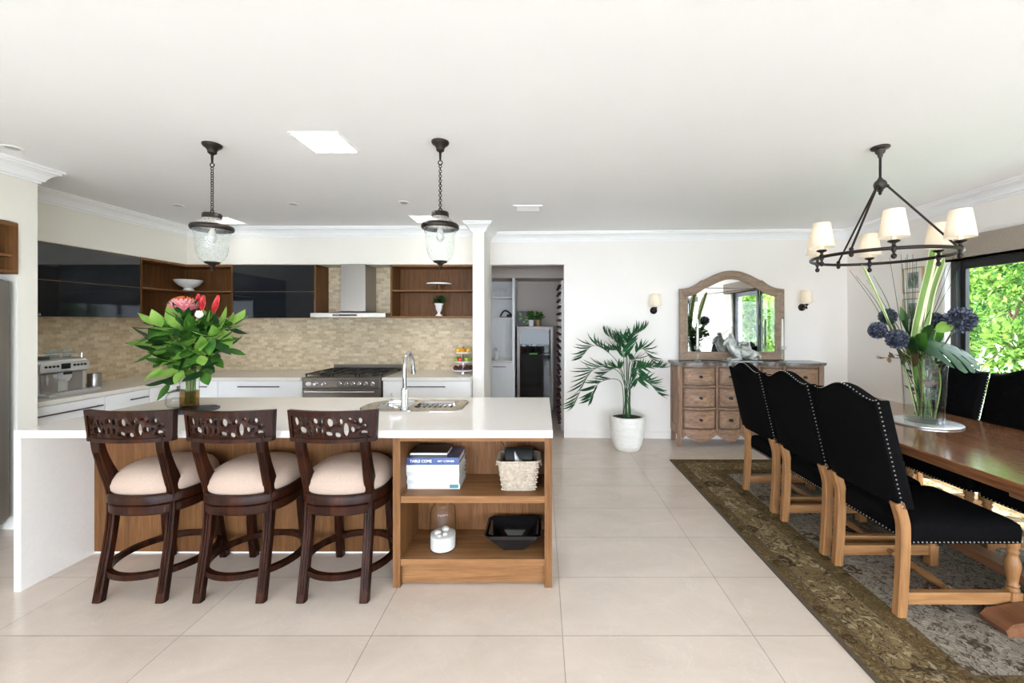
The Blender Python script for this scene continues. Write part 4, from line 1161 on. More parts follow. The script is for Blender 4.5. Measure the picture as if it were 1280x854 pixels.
# basket
t = thing('seagrass_basket', 'square woven basket on the upper island shelf', 'basket', (-.135, 2.50, .5135))
def rrect(hx, hy, r, n=5):
    return arc(hx - r, -hy + r, r, r, -90, 0, n) + arc(hx - r, hy - r, r, r, 0, 90, n) + arc(-hx + r, hy - r, r, r, 90, 180, n) + arc(-hx + r, -hy + r, r, r, 180, 270, n)
mb = MB(); rings = []
for k in range(25):
    f = k / 24; w = .004 * (1 if k % 2 else -1)
    rings.append([(x, y, .172 * f) for x, y in rrect(.098 + .024 * f + w * .5, .082 + .018 * f + w * .5, .03)])
for f in (1, .5, .06): rings.append([(x, y, .172 * f) for x, y in rrect(.092 + .022 * f - .004, .076 + .016 * f - .004, .026)])
mb.loft(rings)
# woven knuckles on the front and sides
for k in range(11):
    zz = .012 + k * .0148
    for i in range(15):
        x = -.092 + i * .0131 + (.0065 if k % 2 else 0); f = zz / .172
        mb.ball((x * (1 + .22 * f), -(.083 + .018 * f), zz), (.0075, .004, .006), 6, 4)
mb.build('woven_body', M['wicker'], t, 60)
mb = MB(); 
rim = rrect(.124, .102, .03); mb.tube([(x, y, .174) for x, y in rim] + [(*rim[0], .174)], .006, 8); mb.build('rim', M['wicker'], t, 60)
for s in (-1, 1):
    MB().tube(spline([(s * .124, -.04, .172), (s * .132, -.03, .135), (s * .132, .03, .135), (s * .124, .04, .172)], 5), .005, 8).build('handle', M['wicker'], t, 60)
t = thing('black_pouch', 'black pouch sticking up in the woven basket', 'pouch', (-.135, 2.53, .56))
mb = MB(); mb.loft([[(x, y, 0) for x, y in rrect(.075, .045, .02)], [(x, y, .1) for x, y in rrect(.09, .05, .02)], [(x, y + .01, .155) for x, y in rrect(.088, .025, .012)], [(x, y + .012, .17) for x, y in rrect(.085, .008, .006)]])
mb.build('bag', M['black'], t, 40)
MB().tube(spline([(-.09, .02, .14), (-.1, .02, .19), (-.118, .0, .215), (-.13, -.01, .225)], 5), .003, 6).build('cord', M['black'], t)
mb = MB(); mb.loft([[(-.02, -.01, 0), (.05, -.01, 0), (.05, .015, 0), (-.02, .015, 0)], [(-.028, -.012, .09), (.05, -.014, .08), (.045, .012, .085), (-.03, .01, .095)], [(-.035, -.008, .16), (-.01, -.012, .12), (-.008, .006, .12), (-.033, .006, .165)]])
single(mb, 'folded_cloth', M['cloth_grey'], 'pale grey folded cloth peeking out of the basket', 'cloth', (-.125, 2.448, .57))

# jar with white sand
t = thing('glass_jar', 'tall clear glass jar of white sand on the lower island shelf', 'jar', (-.585, 2.47, .1575))
MB().lathe([(.06, .001), (.074, .004), (.077, .012), (.077, .215), (.072, .235), (.06, .25), (.054, .258), (.054, .268), (.058, .272), (.056, .275), (.05, .272), (.05, .258), (.056, .248), (.068, .233), (.0735, .213), (.0735, .012)], 36, cap1=False).build('glass', M['clear'], t, 60)
MB().lathe([(.055, .004), (.071, .007), (.073, .014), (.073, .085), (.05, .09), (.001, .087)], 32).build('sand', M['sand'], t, 60)
mb = MB()
for x, y, r in ((-.025, -.02, .022), (.02, -.03, .016), (.01, .02, .024), (-.01, -.045, .012)): mb.ball((x, y, .087 + r * .55), (r, r * .8, r * .7), 10, 7)
mb.build('shells', M['shell'], t, 180)
# black dishes
def dish(sc, zz, lab):
    t = thing('black_dish', lab, 'dish', (-.165, 2.505, zz), 0, 'black dishes on the lower shelf')
    mb = MB()
    def oct_(hx, hy, c): return [(hx - c, -hy), (hx, -hy + c), (hx, hy - c), (hx - c, hy), (-hx + c, hy), (-hx, hy - c), (-hx, -hy + c), (-hx + c, -hy)]
    def lv(hx, hy, c, z, lift=0): return [(x * sc, y * sc, (z + lift * (abs(x) / hx * abs(y) / hy)) * sc) for x, y in oct_(hx, hy, c)]
    mb.loft([lv(.075, .06, .03, .0), lv(.085, .07, .03, .004), lv(.165, .125, .028, .075, .03), lv(.168, .128, .026, .084, .034), lv(.158, .118, .027, .08, .03), lv(.08, .065, .03, .014), lv(.03, .03, .012, .010)])
    mb.build('bowl', M['blackgloss'], t, 25)
dish(1., .1575, 'angular black lacquer dish on the lower island shelf, the outer one')
dish(.86, .1715, 'smaller angular black dish nested inside the outer black dish')

# ================================================================== ISLAND TOP
t = single(MB().lathe([(.148, 0), (.15, .002), (.15, .006), (.148, .007), (.001, .007)], 40), 'round_placemat', M['mat_blue'], 'round dark slate placemat under the flower vase on the island', 'placemat', (-2.385, 2.845, .8945), smooth=40)
VX, VY, VZ = -2.424, 2.865, .9025
t = thing('flower_vase', 'clear cylinder vase with amber water on the island', 'vase', (VX, VY, VZ))
MB().lathe([(.052, 0), (.0545, .003), (.0545, .315), (.0525, .315), (.0525, .012), (.001, .012)], 32, cap1=False).build('glass', M['clear'], t, 60)
MB().lathe([(.0515, .013), (.0515, .12), (.001, .12)], 28).build('water', M['amber'], t, 60)
# teapot
t = thing('glass_teapot', 'clear glass teapot behind the flower vase on the island', 'teapot', (-2.575, 2.95, .8945))
MB().lathe([(.04, 0), (.062, .004), (.072, .03), (.07, .07), (.052, .105), (.04, .112), (.038, .112), (.05, .103), (.067, .07), (.069, .03), (.058, .007)], 28, cap1=False).build('body', M['clear'], t, 60)
MB().lathe([(.041, .113), (.036, .12), (.012, .126), (.008, .132), (.013, .14), (.008, .148), (.001, .149)], 20).build('lid', M['steel'], t, 50)
MB().tube(spline([(-.062, 0, .04), (-.10, 0, .06), (-.108, 0, .10), (-.128, 0, .118)], 5), [.014, .013, .012, .012, .011, .010, .009, .009, .008, .008, .008, .008, .007, .007, .007, .007], 10).build('spout', M['clear'], t, 60)
MB().tube(spline([(.06, 0, .085), (.105, 0, .095), (.115, 0, .055), (.066, 0, .03)], 6), .006, 8).build('handle', M['clear'], t, 60)

def branch(base, mid, tip, nl, Lf, Wf, mats, seed, name='leafy_branch', lab='', grp=None, start=.45, droop=.9, cat='foliage', stem='stem', srad=.004):
    rnd = random.Random(seed)
    base = Vector(base)
    p = [Vector(q) for q in spline([base, mid, tip], 8)]
    t = thing(name, lab, cat, base, 0, grp)
    MB().tube([q - base for q in p], [srad, srad * .5], 6).build('stem', M[stem], t, 60)
    mbs = {}
    for k in range(nl):
        f = start + (1 - start) * (k + .5) / nl
        q = p[min(int(f * (len(p) - 1)), len(p) - 1)] - base
        tan = (p[min(int(f * (len(p) - 1)) + 1, len(p) - 1)] - p[max(int(f * (len(p) - 1)) - 1, 0)]).normalized()
        a = k * 2.4 + rnd.uniform(-.5, .5)
        side = tan.orthogonal().normalized(); side = Matrix.Rotation(a, 3, tan) @ side
        d = (tan * rnd.uniform(.15, .7) + side + Vector((0, 0, -.15))).normalized()
        m = mats[rnd.randrange(len(mats))]
        if m not in mbs: mbs[m] = MB()
        s = rnd.uniform(.75, 1.15)
        mbs[m].leaf(q, d, Vector((rnd.uniform(-.3, .3), -.45, 1)), Lf * s, Wf * s, rnd.uniform(.2, droop), 6, .12)
    q = p[-1] - base; m = mats[0]
    if m not in mbs: mbs[m] = MB()
    mbs[m].leaf(q, (p[-1] - p[-3]), (0, -.5, 1), Lf * .8, Wf * .7, .4, 6, .12)
    for m, mb in mbs.items(): mb.build('leaves', M[m], t, 180)
    return t
vb = lambda dx, dy, dz: (VX + dx, VY + dy, VZ + dz)
SP = .0055
def vp(px, py, dy=0.):  # point at a depth near the island vase
    Y = VY + dy
    return ((px - 677) * Y / 520, Y, 1.5 - (py - 402) * Y / 520)
GL = ['leaf', 'leaf_dark', 'leaf_light', 'leaf_dark']
ends = [(192, 404, -.05), (186, 425, .05), (190, 441, -.08), (199, 462, -.14), (209, 484, -.10), (205, 415, .14), (222, 408, -.12), (240, 412, -.16), (232, 438, -.18), (252, 446, -.15), (268, 446, .0), (256, 470, -.1), (281, 405, -.03), (297, 404, .04), (289, 436, .08), (270, 420, -.14), (262, 398, .1), (215, 398, .12), (226, 465, -.12), (280, 425, -.1)]
for i, (px, py, dy) in enumerate(ends):
    tip = vp(px + (237 - px) * .10, py + (430 - py) * .10, dy)
    bx = VX + random.uniform(-.03, .03); by = VY + random.uniform(-.03, .03)
    midz = max(VZ + .36, min(tip[2] + .08, 1.36))
    mid = ((VX * 2.2 + tip[0]) / 3.2, (VY * 2.2 + tip[1]) / 3.2, midz)
    branch((bx, by, VZ + .03), mid, tip, 9, .165, .088, GL if i % 3 else ['leaf_light', 'leaf'], 30 + i, lab='leafy green branch in the island vase, under the pink flower head', grp='leafy branches in the island vase', start=.58, stem='brownstem' if i % 2 else 'stem')
# protea
def flower_stem(t, base, pts, r=.004, mat='stem'):
    MB().tube([Vector(p) - Vector(base) for p in spline(pts, 6)], r, 7).build('stem', M[mat], t, 60)
base = vb(.0, -.01, .03); top = Vector(vp(230, 389, -.10))
t = thing('protea_flower', 'large pink protea flower at the top of the island bouquet', 'flower', base)
flower_stem(t, base, [base, vb(.0, -.03, .4), tuple(top)], .005)
o = top - Vector(base)
mbp = MB(); mbl = MB(); mbo = MB()
for ringk, (rr, el, n, L) in enumerate(((.034, .80, 18, .070), (.031, 1.0, 18, .080), (.026, 1.15, 16, .085), (.020, 1.25, 14, .088))):
    for k in range(n):
        a = 2 * PI * (k + .5 * (ringk % 2)) / n
        d = Vector((math.cos(a) * math.cos(el), math.sin(a) * math.cos(el), math.sin(el)))
        p0 = o + Vector((math.cos(a) * rr, math.sin(a) * rr, 0))
        mbp.leaf(p0, d, (math.cos(a), math.sin(a), .2), L, .026, .35, 5, .25, wpow=1.2)
        mbl.leaf(p0 + d * L * .62, d, (math.cos(a), math.sin(a), .2), L * .42, .019, .35, 4, .25)
for k in range(46):
    a = random.uniform(0, 2 * PI); e = random.uniform(.9, 1.5)
    d = Vector((math.cos(a) * math.cos(e), math.sin(a) * math.cos(e), math.sin(e)))
    mbo.tube([o + d * .02, o + d * .10], .004, 5)
mbo.ball(o + Vector((0, 0, .03)), (.035, .035, .05), 12, 8)
mbp.build('outer_petals', M['pink'], t, 180); mbl.build('inner_petals', M['pinkpale'], t, 180); mbo.build('flower_heart', M['orange_petal'], t, 180)
mb = MB()
for k in range(13):
    a = 2.39 * k; f = k / 13
    mb.leaf(o + Vector((0, 0, -.02 - .12 * f)), (math.cos(a), math.sin(a), .75 - .3 * f), (0, 0, 1), .14, .045, .3, 5, .15)
mb.build('leaves', M['leaf_dark'], t, 180)
for i, (px, py, dy, sz, lab) in enumerate(((246, 378, -.02, 1.25, 'slim red ginger bud just right of the pink flower head'), (252, 381, -.06, 1.3, 'red ginger bud in the middle of the island bouquet'), (266, 384, .0, 1.6, 'red ginger bud at the right, leaning away from the pink flower head'))):
    base = vb(.01 + .012 * i, 0, .03); top = Vector(vp(px, py + 8, dy))
    t = thing('red_bud', lab, 'flower', base, 0, 'red buds in the island bouquet')
    flower_stem(t, base, [base, vb(.02 + .02 * i, dy / 2, .42), tuple(top)], .004)
    o = top - Vector(base); mb = MB(); up = Vector((.12 + .2 * (i == 2), 0, 1)).normalized()
    for k in range(9):
        a = 2.4 * k
        d = (up + Vector((math.cos(a), math.sin(a), 0)) * (.10 + .03 * (k % 3))).normalized()
        mb.leaf(o, d, Vector((math.cos(a), math.sin(a), .1)), .085 * sz, .030, -.12, 5, .3)
    mb.build('petals', M['red'], t, 180)
base = vb(.02, -.02, .03); top = Vector(vp(249, 398, -.10))
t = thing('white_flower', 'white flower below the red buds in the island bouquet', 'flower', base)
flower_stem(t, base, [base, vb(.03, -.04, .4), tuple(top)], .004)
mb = MB(); o = top - Vector(base)
for k in range(8):
    a = 2 * PI * k / 8
    mb.leaf(o, (math.cos(a) * .5, math.sin(a) * .5, .9), (math.cos(a), math.sin(a), 0), .055, .038, -.4, 5, .25)
mb.build('petals', M['white_petal'], t, 180)

# ================================================================== PALM
PX, PY = 1.008, 4.90
t = thing('plant_pot', 'ribbed white round pot on the floor left of the sideboard', 'pot', (PX, PY, 0))
mb = MB(); pr = [(.13, 0), (.14, .004), (.165, .05)]
for k in range(20):
    zz = .06 + k * .0155; r = .165 + .043 * math.sin((zz - .05) / .33 * PI / 2) ** .8
    pr += [(r, zz), (r + .0022, zz + .006), (r, zz + .012)]
pr += [(.206, .385), (.209, .395), (.203, .40), (.188, .397), (.184, .36), (.001, .355)]
mb.lathe(pr, 40); mb.build('body', M['pot'], t, 60)
MB().lathe([(.180, .362), (.183, .366), (.1, .372), (.001, .374)], 30).build('soil', M['soil'], t, 60)
t = thing('potted_palm', 'green feather palm growing in the ribbed white pot', 'palm plant', (PX, PY, .368))
def pp(px, py, dy=0.):
    Y = PY + dy
    return Vector(((px - 677) * Y / 520 - PX, dy, 1.5 - (py - 402) * Y / 520 - .368))
mb = MB()
for k in range(4):
    a = k * 1.6 + .4
    mb.tube(spline([(.02 * math.cos(a), .02 * math.sin(a), 0), (.022 * math.cos(a), .022 * math.sin(a), .12), (.03 * math.cos(a), .03 * math.sin(a), .26)], 5), [.007, .004], 7)
mb.build('canes', M['palm_stem'], t, 60)
fr = [((776, 460), (745, 432), (726, 448), -.05, 13, .20), ((776, 468), (742, 462), (717, 508), -.15, 14, .25), ((784, 448), (770, 428), (757, 418), .1, 11, .19), ((787, 446), (789, 424), (806, 411), -.03, 13, .19),
      ((790, 456), (802, 436), (815, 452), -.12, 12, .19), ((788, 472), (806, 460), (828, 460), .12, 12, .20), ((786, 484), (806, 476), (824, 493), -.14, 12, .20), ((776, 478), (750, 478), (738, 500), -.2, 11, .19),
      ((780, 462), (778, 440), (764, 438), -.2, 11, .20), ((786, 462), (794, 450), (797, 476), -.25, 12, .20), ((778, 470), (770, 460), (752, 470), .2, 11, .2), ((783, 452), (781, 428), (776, 424), .2, 11, .2)]
for i, (b0, m0, e0, dy, nl, ll) in enumerate(fr):
    root = Vector((.045 * math.cos(i * 1.3), .04 * math.sin(i * 1.3), .0))
    P = [Vector(q) for q in spline([root, pp(*b0, dy * .4), pp(*m0, dy * .8), pp(*e0, dy)], 10)]
    mb = MB(); mb.tube(P, [.0048, .0018], 6); n = len(P); rnd = random.Random(i)
    for k in range(nl):
        f = .50 + .48 * k / (nl - 1); j = min(int(f * (n - 1)), n - 2)
        q = P[j]; tan = (P[j + 1] - P[max(j - 1, 0)]).normalized()
        sd = tan.cross(Vector((0, 0, 1))); sd = sd.normalized() if sd.length > .01 else Vector((1, 0, 0))
        upv = sd.cross(tan)
        for s in (-1, 1):
            d = tan * .75 + sd * s * .8 + upv * .15 + Vector((0, 0, -.12))
            L = ll * (.75 + .5 * math.sin(PI * (k + .5) / nl)) * rnd.uniform(.85, 1.1)
            mb.leaf(q, d, upv + Vector((0, -.3, .2)), L, .031, rnd.uniform(.3, .85), 5, .3, wpow=.7)
    o = mb.build('frond', M['palm'], t, 180)

# ================================================================== SIDEBOARD
SBY = 4.965
ya = -math.atan(.0376)
t = thing('sideboard', 'weathered oak serpentine sideboard with dark top under the arched mirror', 'sideboard', (2.49, SBY, 0), ya)
TOP = 1.01; D = .325
cols = [(-.80, -.405), (-.385, -.115), (-.095, .095), (.115, .385), (.405, .80)]
def bul(x):
    for a, b_ in cols:
        if a <= x <= b_: return -.058 * math.sin(PI * (x - a) / (b_ - a)) ** .8 * (1 if b_ - a > .2 else -.4)
    return 0
def fpoly(x0, x1, yoff, yback, n=14):
    return [(x0 + (x1 - x0) * k / n, bul(x0 + (x1 - x0) * k / n) + yoff) for k in range(n + 1)] + [(x1, yback), (x0, yback)]
mb = MB(); xs = [-.885 + 1.77 * k / 110 for k in range(111)]
tp = [(x, bul(x) - .03 if abs(x) < .84 else -.03 + .02 * (abs(x) - .84) / .045) for x in xs] + [(.885, D), (-.885, D)]
mb.prism_z(tp, TOP - .022, TOP); mb.prism_z([(x * .993, y + .008 if y < .1 else y) for x, y in tp], TOP - .036, TOP - .0225)
mb.build('top', M['sideboard_top'], t)
mb = MB().box(-.845, -.83, .03, D - .004, .14, TOP - .037).box(.83, .845, .03, D - .004, .14, TOP - .037).box(-.83, .83, D - .015, D - .004, .14, TOP - .037)
# framed side panels
for s in (-1, 1):
    xa, xb = sorted((s * .845, s * .856))
    for a in ((.03, .08, .14, .96), (D - .06, D - .004, .14, .96), (.08, D - .06, .14, .24), (.08, D - .06, .88, .96)): mb.box(xa, xb, *a)
mb.box(-.83, .83, .04, D - .015, .185, .195)
mb.build('carcass', M['sideboard_z'], t)
for s in (-1, 1):
    mb = MB()
    pr = [(.0, -.005), (.055, -.012), (.06, .03), (.01, .045)]
    def lv(z, sc, out): return [(s * (.80 + x * sc + out), y * sc - out * .6, z) for x, y in pr]
    mb.loft([lv(0, .55, .028), lv(.02, .6, .026), lv(.10, .8, .012), (lv(.17, 1, 0)), lv(.97, 1, 0)])
    mb.build('corner_post', M['sideboard_z'], t)
for s in (-1, 1):
    B(*sorted((s * .80, s * .85)), D - .05, D - .004, 0, .14).build('foot', M['sideboard_z'], t)
rows = [(.735, .955), (.472, .715), (.215, .452)]
mb = MB()
for a, b_ in cols:
    for za, zb in ((.195, .215), (.452, .472), (.715, .735), (.955, .974)):
        mb.prism_z(fpoly(a, b_, -.006, .045), za, zb)
for x in (-.395, -.105, .105, .395): mb.box(x - .012, x + .012, -.012, .04, .195, .974, .003)
mb.build('face_frame', M['sideboard_z'], t)
for ci, (a, b_) in enumerate(cols):
    for za, zb in rows:
        mb = MB().prism_z(fpoly(a + .006, b_ - .006, .004, .05), za + .006, zb - .006)
        mb.mi = 1; mb.prism_z(fpoly(a + .022, b_ - .026, -.006, .02), za + .022, zb - .022)
        d = mb.build('drawer' if ci != 2 else 'centre_panel', [M['sideboard_glaze'], M['sideboard']], t, 30)
        if ci != 2:
            xc, zc = (a + b_) / 2, (za + zb) / 2; yc = bul(xc) - .001
            MB().lathe([(.027, 0), (.027, -.003), (.010, -.006), (.007, -.016), (.017, -.022), (.016, -.032), (.001, -.035)], 16, (xc, yc, zc), 'Y').build('knob', M['blackmetal'], d, 40)
# scalloped apron
mb = MB(); xs = [-.80 + 1.6 * k / 120 for k in range(121)]
def az(x):
    e = min(abs(x + .8), abs(x - .8))
    z = .13
    for a, b_ in cols:
        if a - .01 <= x <= b_ + .01: z = .135 - .065 * max(0, math.sin(PI * (x - a) / (b_ - a)))
    if e < .10: z = .085 + (.135 - .085) * min(1, e / .03) if e < .03 else z + .02 * (1 - (e - .03) / .07)
    return z
rings = [[(x, bul(x) + .0, az(x)), (x, bul(x) + .018, az(x)), (x, bul(x) + .018, .195), (x, bul(x) + .0, .195)] for x in xs]
mb.loft(rings); mb.build('apron', M['sideboard'], t, 40)

# mirror
def to_sb(x, y): # sideboard local -> world
    return (2.49 + x * math.cos(ya) - y * math.sin(ya), SBY + x * math.sin(ya) + y * math.cos(ya))
mx, my = 2.40, wy(3.07) - .004
t = thing('arched_mirror', 'arched wooden framed mirror standing on the sideboard', 'mirror', (mx, my, 1.0105), 0)
half = [(-.66, .0), (-.66, .30), (-.66, .60), (-.66, .895)]
top = spline([(-.66, .899), (-.60, .905), (-.53, .92), (-.45, .958), (-.385, 1.008)], 4) + spline([(-.355, 1.012), (-.28, 1.05), (-.20, 1.088), (-.10, 1.121), (0, 1.131)], 4)
left = half + top
outl = left + [(-x, z_) for x, z_ in left[-2::-1]]
def offs(poly, o):
    out = []; n = len(poly)
    for i in range(n):
        p = Vector(poly[i]); a = (p - Vector(poly[i - 1])); b_ = (Vector(poly[(i + 1) % n]) - p)
        if a.length < 1e-6: a = b_
        if b_.length < 1e-6: b_ = a
        a.normalize(); b_.normalize()
        n0 = Vector((a.y, -a.x)); n1 = Vector((b_.y, -b_.x)); m = n0 + n1; k = 1 + n0.dot(n1)
        m = m / max(k, .35)
        out.append(tuple(p + m * o))
    return out
prof = [(0, -.002), (0, -.034), (.008, -.044), (.022, -.046), (.036, -.036), (.05, -.036), (.075, -.026), (.088, -.020), (.098, -.024), (.108, -.018), (.108, -.006)]
mb = MB(); rings = [[(x, y, z_) for x, z_ in offs(outl, o)] for o, y in prof]
mb.loft(rings, True, False, False); mb.build('frame', M['mirror_frame'], t, 40)
inn = offs(outl, .104); mb = MB(); mb.face([mb.vert((x, -.010, z_)) for x, z_ in inn]); mb.face([mb.vert((x, -.003, z_)) for x, z_ in inn][::-1])
mb.build('mirror_glass', M['mirror'], t, recalc=False)
inb = offs(outl, .13)
# candlesticks
def candlestick(px, lab):
    X = (px - 677) * 5.07 / 520
    t = thing('candlestick', lab, 'candlestick', (X, 5.07, TOP + .0005), 0, 'glass candlesticks on the sideboard')
    MB().lathe([(.05, 0), (.052, .006), (.04, .012), (.016, .022), (.012, .04), (.02, .055), (.012, .07), (.014, .11), (.022, .135), (.042, .165), (.045, .19), (.043, .19), (.038, .168), (.014, .15), (.001, .148)], 24).build('holder', M['seeded'], t, 60)
    return X
for px, lab in ((872, 'glass candlestick at the left end of the sideboard'), (978, 'glass candlestick right of the horse figure on the sideboard')):
    X = candlestick(px, lab)
    t = thing('candle', ('white taper candle in the left glass candlestick' if px < 900 else 'white taper candle in the right glass candlestick'), 'candle', (X, 5.07, TOP + .15), 0, 'taper candles on the sideboard')
    MB().lathe([(.014, 0), (.014, .05), (.0105, .36), (.006, .372), (.001, .374)], 14).build('wax', M['candle'], t, 50)
    MB().tube([(0, 0, .372), (0, 0, .388)], .0015, 5).build('wick', M['black'], t)
# horse
def skinned(name, verts, edges, rad, mat, parent=None, levels=2, root=0):
    me = bpy.data.meshes.new(name); me.from_pydata(verts, edges, []); o = bpy.data.objects.new(name, me); COL.objects.link(o)
    o.modifiers.new('s', 'SKIN'); sm = o.modifiers.new('u', 'SUBSURF'); sm.levels = sm.render_levels = levels
    for i, r in enumerate(rad):
        sv = me.skin_vertices[0].data[i]; sv.radius = r if isinstance(r, tuple) else (r, r); sv.use_root = (i == root)
    dg = bpy.context.evaluated_depsgraph_get()
    m2 = bpy.data.meshes.new_from_object(o.evaluated_get(dg)); m2.name = name
    bpy.data.objects.remove(o)
    n = bpy.data.objects.new(name, m2); COL.objects.link(n); n.parent = parent
    m2.materials.clear(); m2.materials.append(mat)
    for p in m2.polygons: p.use_smooth = True
    return n
t = thing('horse_statue', 'silver green kneeling horse statue in front of the mirror', 'statue', (2.44, 5.09, TOP + .001), ya)
V = [(.13, 0, .105), (.03, 0, .115), (-.07, 0, .12), (-.115, 0, .17), (-.135, 0, .235), (-.135, 0, .29), (-.165, 0, .262), (-.195, 0, .215), (-.205, 0, .19),
     (-.075, .05, .085), (-.02, .065, .035), (-.12, .06, .028), (-.15, .06, .022),
     (-.075, -.05, .085), (-.02, -.065, .035), (-.12, -.06, .028), (-.15, -.06, .022),
     (.14, .055, .085), (.075, .08, .04), (.165, .08, .03), (.13, .085, .02),
     (.14, -.055, .085), (.075, -.08, .04), (.165, -.08, .03), (.13, -.085, .02),
     (.195, 0, .10), (.225, -.01, .06), (.215, -.03, .03)]
E = [(0, 1), (1, 2), (2, 3), (3, 4), (4, 5), (5, 6), (6, 7), (7, 8), (2, 9), (9, 10), (10, 11), (11, 12), (2, 13), (13, 14), (14, 15), (15, 16), (0, 17), (17, 18), (18, 19), (19, 20), (0, 21), (21, 22), (22, 23), (23, 24), (0, 25), (25, 26), (26, 27)]
RA = [.072, .075, .072, (.05, .058), (.038, .046), (.028, .034), (.028, .034), .021, .017, .032, .024, .019, .017, .032, .024, .019, .017, .045, .03, .02, .018, .045, .03, .02, .018, .018, .022, .012]
skinned('body', V, E, RA, M['statue'], t, 2)
for s in (-1, 1):
    mb = MB(); mb.loft([[(-.132 + .012 * math.cos(a), s * .018 + .007 * math.sin(a), .305) for a in (0, 1.57, 3.14, 4.71)], [(-.130 + .007 * math.cos(a), s * .021 + .004 * math.sin(a), .335) for a in (0, 1.57, 3.14, 4.71)], [(-.132 + .001 * math.cos(a), s * .022 + .001 * math.sin(a), .352) for a in (0, 1.57, 3.14, 4.71)]])
    mb.build('ear', M['statue'], t, 180)
mb = MB()
for k in range(9):
    f = k / 8; c = Vector((-.128 + .06 * f * f, 0, .325 - .17 * f))
    mb.ball(c + Vector((.018 + .012 * math.sin(f * 3), 0, 0)), (.022, .02, .022), 8, 6)
mb.build('mane', M['statue'], t, 180)
mb = MB(); rings = []
for k in range(9):
    x = -.03 + .12 * k / 8
    rings.append([(x, .088 * math.cos(a), .105 + .092 * math.sin(a) + (.02 if k in (0, 8) else 0)) for a in [PI * (-.1 + 1.2 * j / 14) for j in range(15)]])
mb.loft(rings, False, False, False); mb.build('saddle', M['statue'], t, 180)
mb = MB().ball((.03, 0, .225), (.045, .035, .022), 10, 6).torus((.085, 0, .20), .035, .012, 16, 8, 'X').torus((-.03, 0, .205), .035, .012, 16, 8, 'X')
for k in range(10):
    a = k * .62; mb.ball((.03 + .06 * math.cos(a), -.075, .12 + .035 * math.sin(a)), .011, 6, 5)
mb.build('saddle_ornament', M['statue'], t, 180)
B(-.20, .22, -.10, .10, 0, .012, .004).build('plinth', M['statue'], t)

# sconces
def sconce(px, py, lab):
    Y = wy((px - 677) * 5.3 / 520); X = (px - 677) * (Y - .1) / 520; Y = wy(X); Z = 1.5 - (py - 402) * (Y - .1) / 520
    t = thing('wall_sconce', lab, 'wall light', (X, Y - .0005, Z), ya, 'wall lights either side of the mirror')
    MB().lathe([(.045, 0), (.046, -.006), (.038, -.014), (.022, -.02), (.014, -.03)], 24, axis='Y').build('backplate', M['iron'], t, 40)
    mb = MB().tube(spline([(0, -.02, 0), (0, -.06, -.008), (0, -.10, .0), (0, -.105, .03)], 6), .008, 10)
    mb.lathe([(.012, .02), (.022, .03), (.024, .038), (.012, .042)], 16, (0, -.105, 0)); mb.ball((0, -.105, -.012), .012, 10, 7)
    mb.build('arm', M['iron'], t, 50)
    MB().lathe([(.011, .042), (.011, .10), (.008, .105)], 14, (0, -.105, 0)).build('candle_tube', M['ivory'], t, 50)
    MB().lathe([(.010, .104), (.016, .12), (.013, .14), (.003, .155)], 12, (0, -.105, 0)).build('bulb', M['bulb'], t, 60)
    MB().lathe([(.069, .055), (.053, .205), (.0518, .205), (.0678, .055)], 32, (0, -.105, 0), cap0=False, cap1=False).build('shade', M['shade'], t, 60)
sconce(819.5, 388, 'wall light with cream shade left of the mirror, above the palm')
sconce(1008.5, 384, 'wall light with cream shade right of the mirror')
# ================================================================== RUG
RX0, RX1, RY0, RY1, RZ = 1.385, 3.76, 1.32, 4.50, .010
t = thing('rug', 'patterned olive and beige rug under the dining table', 'rug', (RX0, RY0, 0))
w, l = RX1 - RX0, RY1 - RY0
def band(o0, o1, z, mat, name):
    mb = MB()
    for a in ((o0, w - o0, o0, o1), (o0, w - o0, l - o1, l - o0), (o0, o1, o1, l - o1), (w - o1, w - o0, o1, l - o1)): mb.box(a[0], a[1], a[2], a[3], 0, z)
    return mb.build(name, M[mat], t)
band(0, .022, RZ - .001, 'rug_edge', 'binding')
band(.022, .100, RZ, 'rug_stripe', 'outer_stripe'); band(.100, .108, RZ, 'rug_edge', 'guard_line')
band(.108, .315, RZ, 'rug_border', 'border'); band(.315, .323, RZ, 'rug_edge', 'guard_line')
band(.323, .425, RZ, 'rug_stripe', 'inner_stripe'); band(.425, .432, RZ, 'rug_edge', 'guard_line')
B(.432, w - .432, .432, l - .432, 0, RZ).build('field', M['rug_field'], t)
mb = MB()
for k in range(150):
    x = .006 + k * (w - .012) / 149
    mb.box(x - .003, x + .003, l, l + .03 + .012 * random.random(), 0, .004)
mb.build('fringe', plain('cream_fringe', (.70, .65, .56), .9), t)

# ================================================================== DINING TABLE
TX0, TX1, TY0, TY1 = 2.175, 3.27, 1.50, 4.15
t = thing('dining_table', 'long polished timber trestle dining table on the rug', 'table', ((TX0 + TX1) / 2, (TY0 + TY1) / 2, RZ + .0005))
hw, hl = (TX1 - TX0) / 2, (TY1 - TY0) / 2
B(-hw, hw, -hl, hl, .69, .7495, .008).build('tabletop', M['tabletop'], t)
for y in (-.805, 1.035):
    mb = MB()
    mb.prism_y([(-.52, 0), (.52, 0), (.535, .03), (.50, .06), (.36, .085), (.12, .11), (-.12, .11), (-.36, .085), (-.50, .06), (-.535, .03)], y - .06, y + .06)
    mb.build('foot', M['tableleg'], t, 35)
    mb = MB()
    for x in (-.0,): mb.lathe([(.06, .11), (.075, .13), (.06, .17), (.05, .20), (.075, .28), (.088, .36), (.075, .45), (.05, .52), (.06, .55), (.075, .58), (.075, .62)], 24, (x, y, 0))
    mb.build('post', M['tableleg'], t, 50)
    B(-.40, .40, y - .05, y + .05, .62, .69, .006).build('bearer', M['tableleg'], t)
